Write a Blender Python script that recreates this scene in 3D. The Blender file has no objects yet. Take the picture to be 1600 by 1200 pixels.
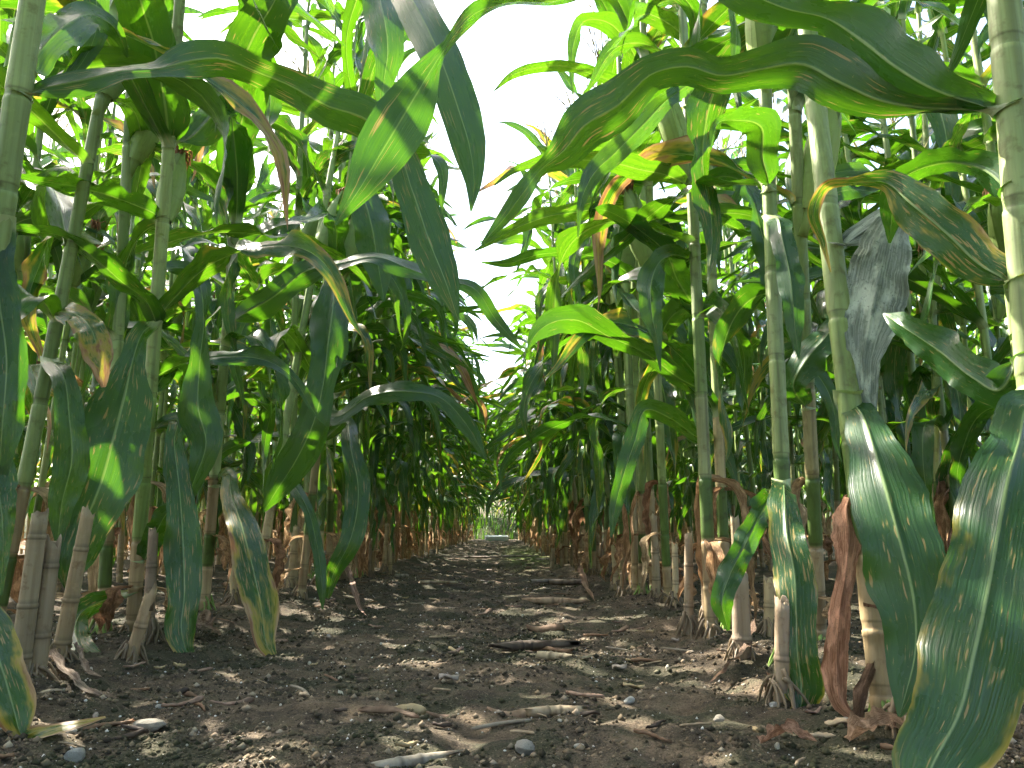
import bpy, math, random
import numpy as np
from mathutils import Matrix, Vector, Euler

rng = np.random.default_rng(11)
R = math.radians
scene = bpy.context.scene
COL = scene.collection

# ------------------------------------------------------------------ camera
CAM_H = 0.22
FPX, PITCH, YAW = 1200.0, R(10.6), R(0.72)
cam_d = bpy.data.cameras.new('camera')
cam_d.sensor_width = 36.0
cam_d.lens = 36.0 * FPX / 1600.0
cam_d.clip_start = 0.02
cam_d.clip_end = 1000.0
cam = bpy.data.objects.new('camera', cam_d)
COL.objects.link(cam)
cam.location = (0, 0, CAM_H)
cam.rotation_euler = (R(90) + PITCH, 0, -YAW)
scene.camera = cam

# ------------------------------------------------------------------ sky, sun, exposure
SUN_EL, SUN_AZ = R(47), R(-52)          # azimuth measured from +Y towards +X
world = bpy.data.worlds.new('World')
scene.world = world
world.use_nodes = True
wn = world.node_tree.nodes
wl = world.node_tree.links
wn.clear()
sky = wn.new('ShaderNodeTexSky')
sky.sky_type = 'NISHITA'
sky.sun_disc = False
sky.sun_elevation = SUN_EL
sky.sun_rotation = SUN_AZ
sky.air_density = 1.0
sky.dust_density = 4.5
sky.ozone_density = 1.0
bg = wn.new('ShaderNodeBackground')
bg.inputs['Strength'].default_value = 0.135
wo = wn.new('ShaderNodeOutputWorld')
wl.new(sky.outputs[0], bg.inputs['Color'])
wl.new(bg.outputs[0], wo.inputs['Surface'])

sd = Vector((math.sin(SUN_AZ) * math.cos(SUN_EL), math.cos(SUN_AZ) * math.cos(SUN_EL), math.sin(SUN_EL)))
sun_d = bpy.data.lights.new('sun', 'SUN')
sun_d.energy = 5.0
sun_d.angle = R(0.5)
sun_d.color = (1.0, 0.94, 0.82)
sun = bpy.data.objects.new('sun', sun_d)
COL.objects.link(sun)
sun.location = sd * 50
sun.rotation_euler = sd.to_track_quat('Z', 'Y').to_euler()

scene.view_settings.view_transform = 'Standard'
scene.view_settings.look = 'None'
scene.view_settings.exposure = 2.5
scene.view_settings.gamma = 1.0
scene.view_settings.use_curve_mapping = False
scene.render.engine = 'CYCLES'
cy = scene.cycles
cy.max_bounces = 4
cy.diffuse_bounces = 3
cy.glossy_bounces = 2
cy.transmission_bounces = 3
cy.use_adaptive_sampling = True
cy.adaptive_threshold = 0.03
cy.transparent_max_bounces = 4
cy.sample_clamp_indirect = 6.0
cy.use_denoising = True

# ------------------------------------------------------------------ camera geometry helpers
FWD = np.array([math.sin(YAW) * math.cos(PITCH), math.cos(YAW) * math.cos(PITCH), math.sin(PITCH)])
RGT = np.array([math.cos(YAW), -math.sin(YAW), 0.0])
UPV = np.cross(RGT, FWD)
CAMP = np.array([0, 0, CAM_H])


def ray(px, py):
    return FWD * FPX + RGT * (px - 800.0) + UPV * (600.0 - py)


def at(px, py, d):
    """point seen at photo pixel px,py whose distance along the path is d"""
    r = ray(px, py)
    return CAMP + r * (d / r[1])


def on_ground(px, py, z=0.0):
    r = ray(px, py)
    return CAMP + r * ((z - CAM_H) / r[2])


def project(p):
    p = np.atleast_2d(p) - CAMP
    z = p @ FWD
    zz = np.where(z < 1e-3, 1e-3, z)
    return 800 + FPX * (p @ RGT) / zz, 600 - FPX * (p @ UPV) / zz, z


# ------------------------------------------------------------------ noise
def _hash(ix, iy, s):
    h = (ix.astype(np.int64) * 374761393 + iy.astype(np.int64) * 668265263 + s * 974634777) & 0x7fffffff
    h = ((h ^ (h >> 13)) * 1274126177) & 0x7fffffff
    return ((h ^ (h >> 16)) & 0xffff) / 65535.0


def vnoise(x, y, s=0):
    ix, iy = np.floor(x), np.floor(y)
    fx, fy = x - ix, y - iy
    fx = fx * fx * (3 - 2 * fx)
    fy = fy * fy * (3 - 2 * fy)
    a, b = _hash(ix, iy, s), _hash(ix + 1, iy, s)
    c, d = _hash(ix, iy + 1, s), _hash(ix + 1, iy + 1, s)
    return (a * (1 - fx) + b * fx) * (1 - fy) + (c * (1 - fx) + d * fx) * fy - 0.5


ROW_L, ROW_R = -0.68, 0.45
ROWS_LEFT = [-0.68, -1.50, -2.32, -3.14, -3.96]
ROWS_RIGHT = [0.45, 1.27, 2.09, 2.91, 3.73]


def ground_z(x, y):
    x = np.asarray(x, float)
    y = np.asarray(y, float)
    z = np.zeros(np.broadcast(x, y).shape)
    for xr in ROWS_LEFT + ROWS_RIGHT:
        z = z + 0.028 * np.exp(-((x - xr) / 0.16) ** 2)
    z = z + 0.02 * vnoise(x * 3.1, y * 2.3, 1) + 0.012 * vnoise(x * 9, y * 8, 2)
    z = z + 0.014 * vnoise(x * 26, y * 26, 3) + 0.009 * vnoise(x * 55, y * 55, 4)
    return z - 0.004


def gz(x, y):
    return float(ground_z(np.array([x]), np.array([y]))[0])


# ------------------------------------------------------------------ materials
class NT:
    def __init__(self, name):
        self.m = bpy.data.materials.new(name)
        self.m.use_nodes = True
        self.t = self.m.node_tree
        self.t.nodes.clear()
        self.out = self.t.nodes.new('ShaderNodeOutputMaterial')

    def n(self, typ, **kw):
        nd = self.t.nodes.new(typ)
        for k, v in kw.items():
            setattr(nd, k, v)
        return nd

    def put(self, sock, v):
        if isinstance(v, bpy.types.NodeSocket):
            self.t.links.new(v, sock)
        elif v is not None:
            if hasattr(sock.default_value, '__len__') and not hasattr(v, '__len__'):
                v = (v, v, v)
            if hasattr(sock.default_value, '__len__') and len(sock.default_value) == 4 and len(v) == 3:
                v = (*v, 1)
            sock.default_value = v

    def math(self, op, a, b=None, c=None, clamp=False):
        nd = self.n('ShaderNodeMath', operation=op)
        nd.use_clamp = clamp
        self.put(nd.inputs[0], a)
        if b is not None:
            self.put(nd.inputs[1], b)
        if c is not None:
            self.put(nd.inputs[2], c)
        return nd.outputs[0]

    def mix(self, f, a, b, blend='MIX'):
        nd = self.n('ShaderNodeMix', data_type='RGBA', blend_type=blend)
        self.put(nd.inputs[0], f)
        self.put(nd.inputs[6], a)
        self.put(nd.inputs[7], b)
        return nd.outputs[2]

    def step(self, v, lo, hi):
        nd = self.n('ShaderNodeMapRange', interpolation_type='SMOOTHSTEP')
        self.put(nd.inputs[0], v)
        nd.inputs[1].default_value = lo
        nd.inputs[2].default_value = hi
        return nd.outputs[0]

    def noise(self, vec, scale, detail=2.0, rough=0.5):
        nd = self.n('ShaderNodeTexNoise')
        if vec is not None:
            self.put(nd.inputs['Vector'], vec)
        nd.inputs['Scale'].default_value = scale
        nd.inputs['Detail'].default_value = detail
        nd.inputs['Roughness'].default_value = rough
        return nd.outputs[0]

    def comb(self, x, y, z):
        nd = self.n('ShaderNodeCombineXYZ')
        for s, v in zip(nd.inputs, (x, y, z)):
            self.put(s, v)
        return nd.outputs[0]

    def bump(self, h, strength, dist):
        nd = self.n('ShaderNodeBump')
        nd.inputs['Strength'].default_value = strength
        nd.inputs['Distance'].default_value = dist
        self.put(nd.inputs['Height'], h)
        return nd.outputs[0]

    def principled(self, color, rough, normal=None, spec=0.5):
        nd = self.n('ShaderNodeBsdfPrincipled')
        self.put(nd.inputs['Base Color'], color)
        self.put(nd.inputs['Roughness'], rough)
        self.put(nd.inputs['Specular IOR Level'], spec)
        if normal is not None:
            self.put(nd.inputs['Normal'], normal)
        return nd.outputs[0]

    def done(self, shader):
        self.t.links.new(shader, self.out.inputs['Surface'])
        return self.m


def leaf_material(name, source):
    k = NT(name)
    uv = k.n('ShaderNodeUVMap', uv_map='UVMap').outputs[0]
    sp = k.n('ShaderNodeSeparateXYZ')
    k.put(sp.inputs[0], uv)
    ux, v = sp.outputs[0], sp.outputs[1]
    u = k.math('MULTIPLY_ADD', ux, 2.0, -1.0)
    au = k.math('ABSOLUTE', u)
    if source == 'object':
        oi = k.n('ShaderNodeObjectInfo')
        col, rnd = oi.outputs['Color'], oi.outputs['Random']
    else:
        a = k.n('ShaderNodeVertexColor', layer_name='tint')
        col = a.outputs[0]
        rnd = None
    sc = k.n('ShaderNodeSeparateColor')
    k.put(sc.inputs[0], col)
    brown, spot, tone = sc.outputs[0], sc.outputs[1], sc.outputs[2]
    seed = k.math('MULTIPLY', rnd if rnd is not None else tone, 60.0)
    # fields along the blade
    n_big = k.noise(k.comb(k.math('MULTIPLY', ux, 2.6), k.math('MULTIPLY', v, 7.0), seed), 1.0, 3.0, 0.6)
    n_les = k.noise(k.comb(k.math('MULTIPLY', ux, 27.0), k.math('MULTIPLY', v, 17.0), seed), 1.0, 1.5, 0.5)
    n_fleck = k.noise(k.comb(k.math('MULTIPLY', ux, 40.0), k.math('MULTIPLY', v, 190.0), seed), 1.0, 1.0, 0.5)
    n_vein = k.noise(k.comb(k.math('MULTIPLY', ux, 42.0), k.math('MULTIPLY', v, 0.35), seed), 1.0, 2.0, 0.55)
    # green with tone variation
    tone_n = k.math('ADD', k.math('MULTIPLY', tone, 0.75), k.math('MULTIPLY', n_big, 0.35))
    green = k.mix(tone_n, (0.008, 0.034, 0.014), (0.023, 0.066, 0.015))
    green = k.mix(k.step(n_vein, 0.35, 0.70), green, (0.030, 0.080, 0.024))
    glow = k.mix(tone_n, (0.095, 0.32, 0.006), (0.22, 0.46, 0.010))
    glow = k.mix(k.step(n_vein, 0.25, 0.8), glow, (0.06, 0.23, 0.004))
    # lesions: long tan dashes between the veins
    les = k.step(k.math('ADD', n_les, k.math('MULTIPLY', spot, 0.13)), 0.735, 0.775)
    fl = k.step(k.math('ADD', n_fleck, k.math('MULTIPLY', spot, 0.08)), 0.77, 0.83)
    halo = k.step(k.math('ADD', n_les, k.math('MULTIPLY', spot, 0.13)), 0.66, 0.76)
    green = k.mix(k.math('MULTIPLY', halo, 0.5), green, (0.13, 0.15, 0.03))
    green = k.mix(k.math('MAXIMUM', les, k.math('MULTIPLY', fl, 0.8)), green, (0.25, 0.205, 0.075))
    glow = k.mix(les, glow, (0.50, 0.33, 0.10))
    # midrib
    rib = k.step(k.math('ADD', au, k.math('MULTIPLY', v, 0.035)), 0.075, 0.035)
    green = k.mix(k.math('MULTIPLY', rib, 0.75), green, (0.26, 0.36, 0.15))
    glow = k.mix(k.math('MULTIPLY', rib, 0.6), glow, (0.30, 0.42, 0.06))
    # pale collar where the blade leaves the sheath
    colr = k.step(v, 0.050, 0.022)
    green = k.mix(k.math('MULTIPLY', colr, 0.9), green, (0.42, 0.47, 0.24))
    # ageing from the tip and the margins
    vv = k.math('POWER', v, 2.0)
    uu = k.math('POWER', au, 3.0)
    age = k.math('MULTIPLY', brown, k.math('ADD', 0.62, k.math('ADD', k.math('MULTIPLY', vv, 0.5), k.math('MULTIPLY', uu, 0.42))))
    age = k.math('ADD', age, k.math('MULTIPLY', k.math('SUBTRACT', n_big, 0.5), 0.9))
    ye = k.step(age, 0.44, 0.60)
    br = k.step(age, 0.56, 0.70)
    n_b2 = k.noise(k.comb(k.math('MULTIPLY', ux, 9.0), k.math('MULTIPLY', v, 9.0), seed), 1.0, 3.0, 0.6)
    tan = k.mix(k.step(n_b2, 0.35, 0.65), (0.17, 0.075, 0.035), (0.40, 0.27, 0.14))
    green = k.mix(k.math('MULTIPLY', ye, 0.8), green, (0.30, 0.24, 0.03))
    green = k.mix(br, green, tan)
    glow = k.mix(ye, glow, (0.60, 0.48, 0.04))
    glow = k.mix(br, glow, k.mix(0.5, tan, (0.55, 0.26, 0.07)))
    vein_h = k.math('ADD', k.math('MULTIPLY', n_vein, 0.8), k.math('MULTIPLY', n_b2, 0.25))
    nrm = k.bump(vein_h, 0.22, 0.004)
    rough = k.math('ADD', k.math('MULTIPLY', br, 0.25), k.math('MULTIPLY_ADD', n_big, 0.16, 0.20))
    pr = k.principled(green, rough, nrm, 0.50)
    tr = k.n('ShaderNodeBsdfTranslucent')
    k.put(tr.inputs[0], glow)
    k.put(tr.inputs['Normal'], nrm)
    ms = k.n('ShaderNodeMixShader')
    ms.inputs[0].default_value = 0.26
    k.t.links.new(pr, ms.inputs[1])
    k.t.links.new(tr.outputs[0], ms.inputs[2])
    return k.done(ms.outputs[0])


def tinted_material(name, rough=0.6, var=0.35, streak=(60, 60, 4), scale=1.0, trans=0.0, spec=0.35, bump=0.3, attr='tint'):
    """colour comes from a painted attribute, grain runs along local z"""
    k = NT(name)
    a = k.n('ShaderNodeVertexColor', layer_name=attr).outputs[0]
    tc = k.n('ShaderNodeTexCoord').outputs['Object']
    mp = k.n('ShaderNodeMapping')
    k.put(mp.inputs['Vector'], tc)
    mp.inputs['Scale'].default_value = streak
    oi = k.n('ShaderNodeObjectInfo').outputs['Random']
    off = k.n('ShaderNodeVectorMath', operation='ADD')
    k.put(off.inputs[0], mp.outputs[0])
    k.put(off.inputs[1], k.comb(k.math('MULTIPLY', oi, 37.0), 0.0, k.math('MULTIPLY', oi, 11.0)))
    n1 = k.noise(off.outputs[0], 3.0 * scale, 3.0, 0.6)
    n2 = k.noise(tc, 38.0 * scale, 4.0, 0.65)
    c = k.mix(k.math('MULTIPLY', k.step(n1, 0.3, 0.75), var), a, k.mix(1.0, a, (0.42, 0.36, 0.30), 'MULTIPLY'))
    c = k.mix(k.math('MULTIPLY', k.step(n2, 0.53, 0.70), var * 1.1), c, k.mix(1.0, a, (0.40, 0.28, 0.20), 'MULTIPLY'))
    c = k.mix(k.math('MULTIPLY', k.step(n2, 0.42, 0.28), 0.25), c, k.mix(1.0, a, (1.5, 1.45, 1.4), 'MULTIPLY'))
    c = k.mix(1.0, c, k.mix(oi, (0.80, 0.80, 0.80), (1.15, 1.12, 1.05)), 'MULTIPLY')
    nrm = k.bump(k.math('ADD', n1, k.math('MULTIPLY', n2, 0.6)), bump, 0.003)
    pr = k.principled(c, rough, nrm, spec)
    if trans > 0:
        tr = k.n('ShaderNodeBsdfTranslucent')
        k.put(tr.inputs[0], c)
        ms = k.n('ShaderNodeMixShader')
        ms.inputs[0].default_value = trans
        k.t.links.new(pr, ms.inputs[1])
        k.t.links.new(tr.outputs[0], ms.inputs[2])
        return k.done(ms.outputs[0])
    return k.done(pr)


def withered_material(name, trans, dark=(0.42, 0.34, 0.28), light=(1.55, 1.55, 1.6), rough=0.75):
    """papery dead leaf: streaks run along the blade"""
    k = NT(name)
    a = k.n('ShaderNodeVertexColor', layer_name='tint').outputs[0]
    sp = k.n('ShaderNodeSeparateXYZ')
    k.put(sp.inputs[0], k.n('ShaderNodeUVMap', uv_map='UVMap').outputs[0])
    ux, v = sp.outputs[0], sp.outputs[1]
    oi = k.n('ShaderNodeObjectInfo').outputs['Random']
    seed = k.math('MULTIPLY', oi, 41.0)
    fine = k.noise(k.comb(k.math('MULTIPLY', ux, 34.0), k.math('MULTIPLY', v, 5.0), seed), 1.0, 4.0, 0.7)
    big = k.noise(k.comb(k.math('MULTIPLY', ux, 3.0), k.math('MULTIPLY', v, 8.0), seed), 1.0, 3.0, 0.6)
    speck = k.noise(k.comb(k.math('MULTIPLY', ux, 26.0), k.math('MULTIPLY', v, 120.0), seed), 1.0, 2.0, 0.6)
    c = k.mix(k.step(fine, 0.36, 0.66), k.mix(1.0, a, dark, 'MULTIPLY'), a)
    c = k.mix(k.math('MULTIPLY', k.step(big, 0.45, 0.66), 0.75), c, k.mix(1.0, a, light, 'MULTIPLY'))
    c = k.mix(k.math('MULTIPLY', k.step(speck, 0.58, 0.70), 0.7), c, k.mix(1.0, a, dark, 'MULTIPLY'))
    nrm = k.bump(k.math('ADD', fine, k.math('MULTIPLY', big, 1.5)), 0.7, 0.006)
    pr = k.principled(c, rough, nrm, 0.25)
    tr = k.n('ShaderNodeBsdfTranslucent')
    k.put(tr.inputs[0], c)
    k.put(tr.inputs['Normal'], nrm)
    ms = k.n('ShaderNodeMixShader')
    ms.inputs[0].default_value = trans
    k.t.links.new(pr, ms.inputs[1])
    k.t.links.new(tr.outputs[0], ms.inputs[2])
    return k.done(ms.outputs[0])


def soil_material(name):
    k = NT(name)
    tc = k.n('ShaderNodeTexCoord').outputs['Object']
    big = k.noise(tc, 4.6, 4.0, 0.65)
    mid = k.noise(tc, 17.0, 5.0, 0.7)
    fine = k.noise(tc, 120.0, 4.0, 0.7)
    c = k.mix(k.step(mid, 0.34, 0.70), (0.046, 0.036, 0.025), (0.195, 0.142, 0.094))
    c = k.mix(k.math('MULTIPLY', k.step(k.math('ADD', k.math('MULTIPLY', big, 0.6), k.math('MULTIPLY', mid, 0.4)), 0.46, 0.56), 0.8), c, (0.030, 0.036, 0.018))
    c = k.mix(k.math('MULTIPLY', k.step(big, 0.44, 0.30), 0.5), c, (0.235, 0.165, 0.100))
    c = k.mix(k.math('MULTIPLY', k.step(fine, 0.60, 0.74), 0.7), c, (0.24, 0.185, 0.125))
    c = k.mix(k.math('MULTIPLY', k.step(fine, 0.44, 0.30), 0.8), c, (0.010, 0.008, 0.006))
    # moss on the trodden strip further down the path
    sp = k.n('ShaderNodeSeparateXYZ')
    k.put(sp.inputs[0], tc)
    my = k.math('MULTIPLY', k.step(sp.outputs[1], 3.4, 5.5), k.step(sp.outputs[1], 11.0, 7.0))
    mx = k.math('MULTIPLY', k.step(sp.outputs[0], -0.05, 0.10), k.step(sp.outputs[0], 0.42, 0.25))
    ms = k.math('MULTIPLY', k.math('MULTIPLY', my, mx), k.step(mid, 0.36, 0.56))
    c = k.mix(k.math('MULTIPLY', ms, 0.85), c, (0.060, 0.095, 0.012))
    grain = k.noise(tc, 420.0, 3.0, 0.7)
    c = k.mix(k.math('MULTIPLY', k.step(grain, 0.58, 0.68), 0.7), c, (0.27, 0.215, 0.15))
    c = k.mix(k.math('MULTIPLY', k.step(grain, 0.44, 0.34), 0.75), c, (0.018, 0.017, 0.012))
    h = k.math('ADD', k.math('MULTIPLY', mid, 0.6), k.math('ADD', k.math('MULTIPLY', fine, 0.5), k.math('MULTIPLY', grain, 0.22)))
    return k.done(k.principled(c, 0.92, k.bump(h, 1.0, 0.016), 0.2))


def plain_material(name, ca, cb, scale, rough=0.7, spec=0.3, bump=0.4, dist=0.004):
    k = NT(name)
    tc = k.n('ShaderNodeTexCoord').outputs['Object']
    oi = k.n('ShaderNodeObjectInfo').outputs['Random']
    n1 = k.noise(tc, scale, 4.0, 0.65)
    c = k.mix(k.step(k.math('ADD', n1, k.math('MULTIPLY_ADD', oi, 0.3, -0.15)), 0.3, 0.7), ca, cb)
    return k.done(k.principled(c, rough, k.bump(n1, bump, dist), spec))


M_LEAF = leaf_material('corn_leaf', 'object')
M_LEAF_MASS = leaf_material('corn_leaf_distant', 'attr')
M_STALK = tinted_material('corn_stalk', rough=0.5, var=0.55, streak=(44, 44, 0.8), bump=0.45)
M_DRY = withered_material('dry_tissue', 0.30)
M_GREYLEAF = withered_material('withered_grey_leaf', 0.25, dark=(0.38, 0.42, 0.38), light=(1.9, 1.85, 1.8), rough=0.5)
M_STUMP = tinted_material('dry_stem', rough=0.72, var=0.6, streak=(26, 26, 1.2), spec=0.25, bump=0.6)
M_ROOT = tinted_material('brace_root', rough=0.5, var=0.4, streak=(20, 20, 8), bump=0.3)
M_EAR = tinted_material('husk', rough=0.5, var=0.25, streak=(45, 45, 1.5), trans=0.12, bump=0.4)
M_SILK = tinted_material('silk', rough=0.7, var=0.6, streak=(80, 80, 4), bump=0.2)
M_TASSEL = tinted_material('tassel', rough=0.7, var=0.4, streak=(80, 80, 80), trans=0.2)
M_SOIL = soil_material('soil')
def crumb_material(name):
    k = NT(name)
    ri = k.n('ShaderNodeNewGeometry').outputs['Random Per Island']
    tc = k.n('ShaderNodeTexCoord').outputs['Object']
    big = k.noise(tc, 4.6, 4.0, 0.65)
    rp = k.n('ShaderNodeValToRGB')
    k.put(rp.inputs[0], ri)
    e = rp.color_ramp.elements
    e[0].position, e[0].color = 0.0, (.036, .030, .022, 1)
    e[1].position, e[1].color = 1.0, (.36, .30, .22, 1)
    for p_, c_ in ((.30, (.058, .047, .032, 1)), (.55, (.135, .100, .065, 1)), (.80, (.21, .155, .10, 1)), (.93, (.28, .215, .15, 1))):
        q = e.new(p_)
        q.color = c_
    c = k.mix(k.math('MULTIPLY', k.step(big, 0.46, 0.58), 0.75), rp.outputs[0], (0.030, 0.037, 0.018))
    return k.done(k.principled(c, 0.95, None, 0.12))


M_CLOD = crumb_material('soil_crumb')
M_GRIT = plain_material('grit', (0.30, 0.26, 0.20), (0.62, 0.60, 0.56), 40.0, 0.85, 0.25)
M_PEBBLE = plain_material('pebble', (0.42, 0.36, 0.26), (0.76, 0.70, 0.58), 90.0, 0.95, 0.1, 0.8)
M_STONE = plain_material('pale_stone', (0.40, 0.35, 0.27), (0.80, 0.78, 0.73), 120.0, 0.85, 0.25, 0.9, 0.006)
M_BOARD = plain_material('white_board', (0.74, 0.76, 0.78), (0.82, 0.83, 0.84), 6.0, 0.5)
M_PIPE = plain_material('grey_pipe', (0.42, 0.43, 0.46), (0.55, 0.56, 0.58), 20.0, 0.45)
M_BANK = plain_material('bank_soil', (0.022, 0.026, 0.012), (0.070, 0.075, 0.030), 7.0, 0.95, 0.15, 0.9, 0.03)


# ------------------------------------------------------------------ mesh helpers
def make_mesh(name, verts, faces, mat, uvs=None, tint=None, smooth=True):
    me = bpy.data.meshes.new(name)
    me.from_pydata([tuple(map(float, p)) for p in verts], [], faces)
    if uvs is not None:
        ul = me.uv_layers.new(name='UVMap')
        idx = np.empty(len(me.loops), np.int32)
        me.loops.foreach_get('vertex_index', idx)
        ul.data.foreach_set('uv', np.asarray(uvs, np.float32)[idx].ravel())
    if tint is not None:
        t = np.asarray(tint, np.float32)
        if t.ndim == 1:
            t = np.tile(t, (len(verts), 1))
        ca = me.color_attributes.new('tint', 'FLOAT_COLOR', 'POINT')
        ca.data.foreach_set('color', np.c_[t[:, :3], np.ones(len(t))].astype(np.float32).ravel())
    if mat is not None:
        me.materials.append(mat)
    if smooth:
        me.polygons.foreach_set('use_smooth', np.ones(len(me.polygons), bool))
    me.update()
    return me


def grid_faces(n, m, closed=False):
    f = []
    for i in range(n - 1):
        for j in range(m if closed else m - 1):
            a, b = i * m + j, i * m + (j + 1) % m
            f.append((a, b, b + m, a + m))
    return f


def add(name, me, parent=None, loc=(0, 0, 0), rot=None, scale=None, mat4=None):
    o = bpy.data.objects.new(name, me)
    COL.objects.link(o)
    if parent is not None:
        o.parent = parent
    if mat4 is not None:
        o.matrix_basis = mat4
    else:
        o.location = loc
        if rot is not None:
            o.rotation_euler = rot
        if scale is not None:
            o.scale = scale
    return o


def tag(o, label=None, cat=None, group=None, kind=None):
    if label:
        o['label'] = label
    if cat:
        o['category'] = cat
    if group:
        o['group'] = group
    if kind:
        o['kind'] = kind
    return o


def unit(v):
    return v / np.maximum(np.linalg.norm(v, axis=-1, keepdims=True), 1e-9)


U9 = np.array([-1, -.82, -.55, -.25, -.06, 0, .06, .25, .55, .82, 1.0])
U5 = np.array([-1, -.5, 0, .5, 1.0])
U3 = np.array([-1, 0, 1.0])


def blade(spine, side, norm, hw, us, fold, ruf, s, g, rib=0.0022, edge_noise=0.0):
    """sweep a leaf blade along a spine; returns verts, faces, uvs"""
    n, m = len(spine), len(us)
    fr1, fr2, p1, p2 = g.uniform(2.4, 4.4), g.uniform(2.4, 4.4), g.uniform(0, 6.3), g.uniform(0, 6.3)
    fr3, fr4 = g.uniform(6, 9), g.uniform(6, 9)
    V = np.zeros((n, m, 3))
    UV = np.zeros((n, m, 2))
    jag = 1 + edge_noise * (g.random((n, 2)) - 0.5)
    for j, u in enumerate(us):
        w = hw * (jag[:, 0] if u < 0 else jag[:, 1])
        r = np.where(u < 0, np.sin(6.283 * fr1 * s + p1) + .35 * np.sin(6.283 * fr3 * s + p2),
                     np.sin(6.283 * fr2 * s + p2) + .35 * np.sin(6.283 * fr4 * s + p1))
        w = w * (1 + (.075 if len(us) > 3 else 0) * r * np.minimum(1, s * 6))
        lift = abs(u) * w * np.sin(fold) + ruf * (abs(u) ** 2) * r * hw
        lift = lift - (rib * (1 - s) if u == 0 else 0)
        V[:, j] = spine + side * (u * w * np.cos(fold))[:, None] + norm * lift[:, None]
        UV[:, j, 0] = (u + 1) / 2
        UV[:, j, 1] = s
    return V.reshape(-1, 3), grid_faces(n, m), UV.reshape(-1, 2)


def frame(spine, side0):
    t = unit(np.gradient(spine, axis=0))
    sd_ = np.zeros_like(spine)
    v = np.asarray(side0, float)
    for i in range(len(spine)):
        v = v - t[i] * np.dot(v, t[i])
        v = v / max(np.linalg.norm(v), 1e-9)
        sd_[i] = v
    return t, sd_, np.cross(t, sd_)


def width_profile(s):
    w = np.minimum(1.0, 0.62 + 1.25 * s) * np.power(np.clip(1 - s ** 2.3, 0, 1), 0.85)
    return np.maximum(w, 0.012)


class Lib:
    pass


def hug(V, s, us, centre, az, rad_):
    """wrap the first few centimetres of a blade round the stalk, as the collar does"""
    VV = V.reshape(len(s), len(us), 3)
    for i, si in enumerate(s):
        f = math.exp(-(si / .035) ** 1.5)
        if f < .01:
            break
        for j, u in enumerate(us):
            a = az + u * 1.75
            q = centre + np.array([rad_ * math.cos(a), rad_ * math.sin(a), VV[i, len(us) // 2, 2] - centre[2] + .006 * abs(u)])
            VV[i, j] = VV[i, j] * (1 - f) + q * f


def lib_leaf(g, kind, hi):
    """a leaf at the origin, leaving the stalk along +x; returns Lib"""
    n = 38 if hi == 2 else (22 if hi == 1 else 12)
    us = U9 if hi == 2 else (U5 if hi == 1 else U3)
    s = np.linspace(0, 1, n) ** 1.18
    if kind == 'arch':
        L, W = g.uniform(.62, .84), g.uniform(.055, .078)
        a0, a1 = g.uniform(48, 68), g.uniform(-88, -45)
        c, k_ = g.uniform(.32, .55), g.uniform(5, 9)
    elif kind == 'flat':
        L, W = g.uniform(.60, .82), g.uniform(.054, .076)
        a0, a1 = g.uniform(28, 52), g.uniform(-60, -15)
        c, k_ = g.uniform(.3, .6), g.uniform(4, 7)
    elif kind == 'up':
        L, W = g.uniform(.42, .60), g.uniform(.052, .072)
        a0, a1 = g.uniform(62, 76), g.uniform(-45, 25)
        c, k_ = g.uniform(.5, .7), g.uniform(5, 9)
    elif kind == 'hang':
        L, W = g.uniform(.50, .68), g.uniform(.062, .084)
        a0, a1 = g.uniform(25, 50), g.uniform(-90, -80)
        c, k_ = g.uniform(.12, .24), g.uniform(9, 14)
    else:                                   # dry, collapsed against the stalk
        L, W = g.uniform(.26, .46), g.uniform(.030, .052)
        a0, a1 = g.uniform(10, 60), g.uniform(-95, -78)
        c, k_ = g.uniform(.05, .14), g.uniform(14, 24)
    el = R(1) * (a0 + (a1 - a0) / (1 + np.exp(-k_ * (s - c))))
    wob = g.uniform(.22, .55) if kind != 'dry' else 0.22
    el = el + wob * np.sin(6.283 * (g.uniform(1.0, 1.8) * s + g.uniform(0, 1))) * s
    yaw = np.cumsum(g.normal(0, .05, n)) * (36 / n) ** .5 * 0.6 + g.uniform(-.5, .5) * s ** 2
    d = np.stack([np.cos(el) * np.cos(yaw), np.cos(el) * np.sin(yaw), np.sin(el)], 1)
    sp = np.vstack([np.zeros(3), np.cumsum(d[:-1] * L * np.diff(s)[:, None], axis=0)])
    t, side, norm = frame(sp, (0, 1, 0))
    tw = g.choice([-1, 1]) * R(g.uniform(20, 150)) * np.clip((s - g.uniform(.15, .45)) / .6, 0, 1) ** 1.3
    tw = tw + R(g.uniform(14, 42)) * np.sin(6.283 * (g.uniform(.8, 1.6) * s + g.uniform(0, 1))) * np.minimum(1, s * 5)
    if kind == 'dry':
        tw = .3 * tw + R(34) * np.interp(s, np.linspace(0, 1, 7), g.normal(0, 1, 7))
    ct, st = np.cos(tw)[:, None], np.sin(tw)[:, None]
    side, norm = side * ct + norm * st, norm * ct - side * st
    fold = 0.22 + 0.75 * np.exp(-s / 0.05) + (0.75 if kind == 'dry' else 0.0) * np.interp(s, np.linspace(0, 1, 8), g.random(8))
    fold = fold * np.where(s > .7, 1.0, 1.0)
    ruf = (g.uniform(.28, .60) if kind != 'dry' else .16) * np.sin(np.pi * np.clip(s * 1.05, 0, 1)) ** .7
    o = Lib()
    if kind != 'dry':
        pass
    o.V, o.F, o.UV = blade(sp, side, norm, W / 2 * width_profile(s), us, fold, ruf, s, g,
                           edge_noise=0.05 if kind != 'dry' else 0.12)
    if kind != 'dry':
        hug(o.V, s, us, np.array([-.010, 0, 0]), 0.0, .0150)
    o.spine = sp
    o.kind = kind
    return o


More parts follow.
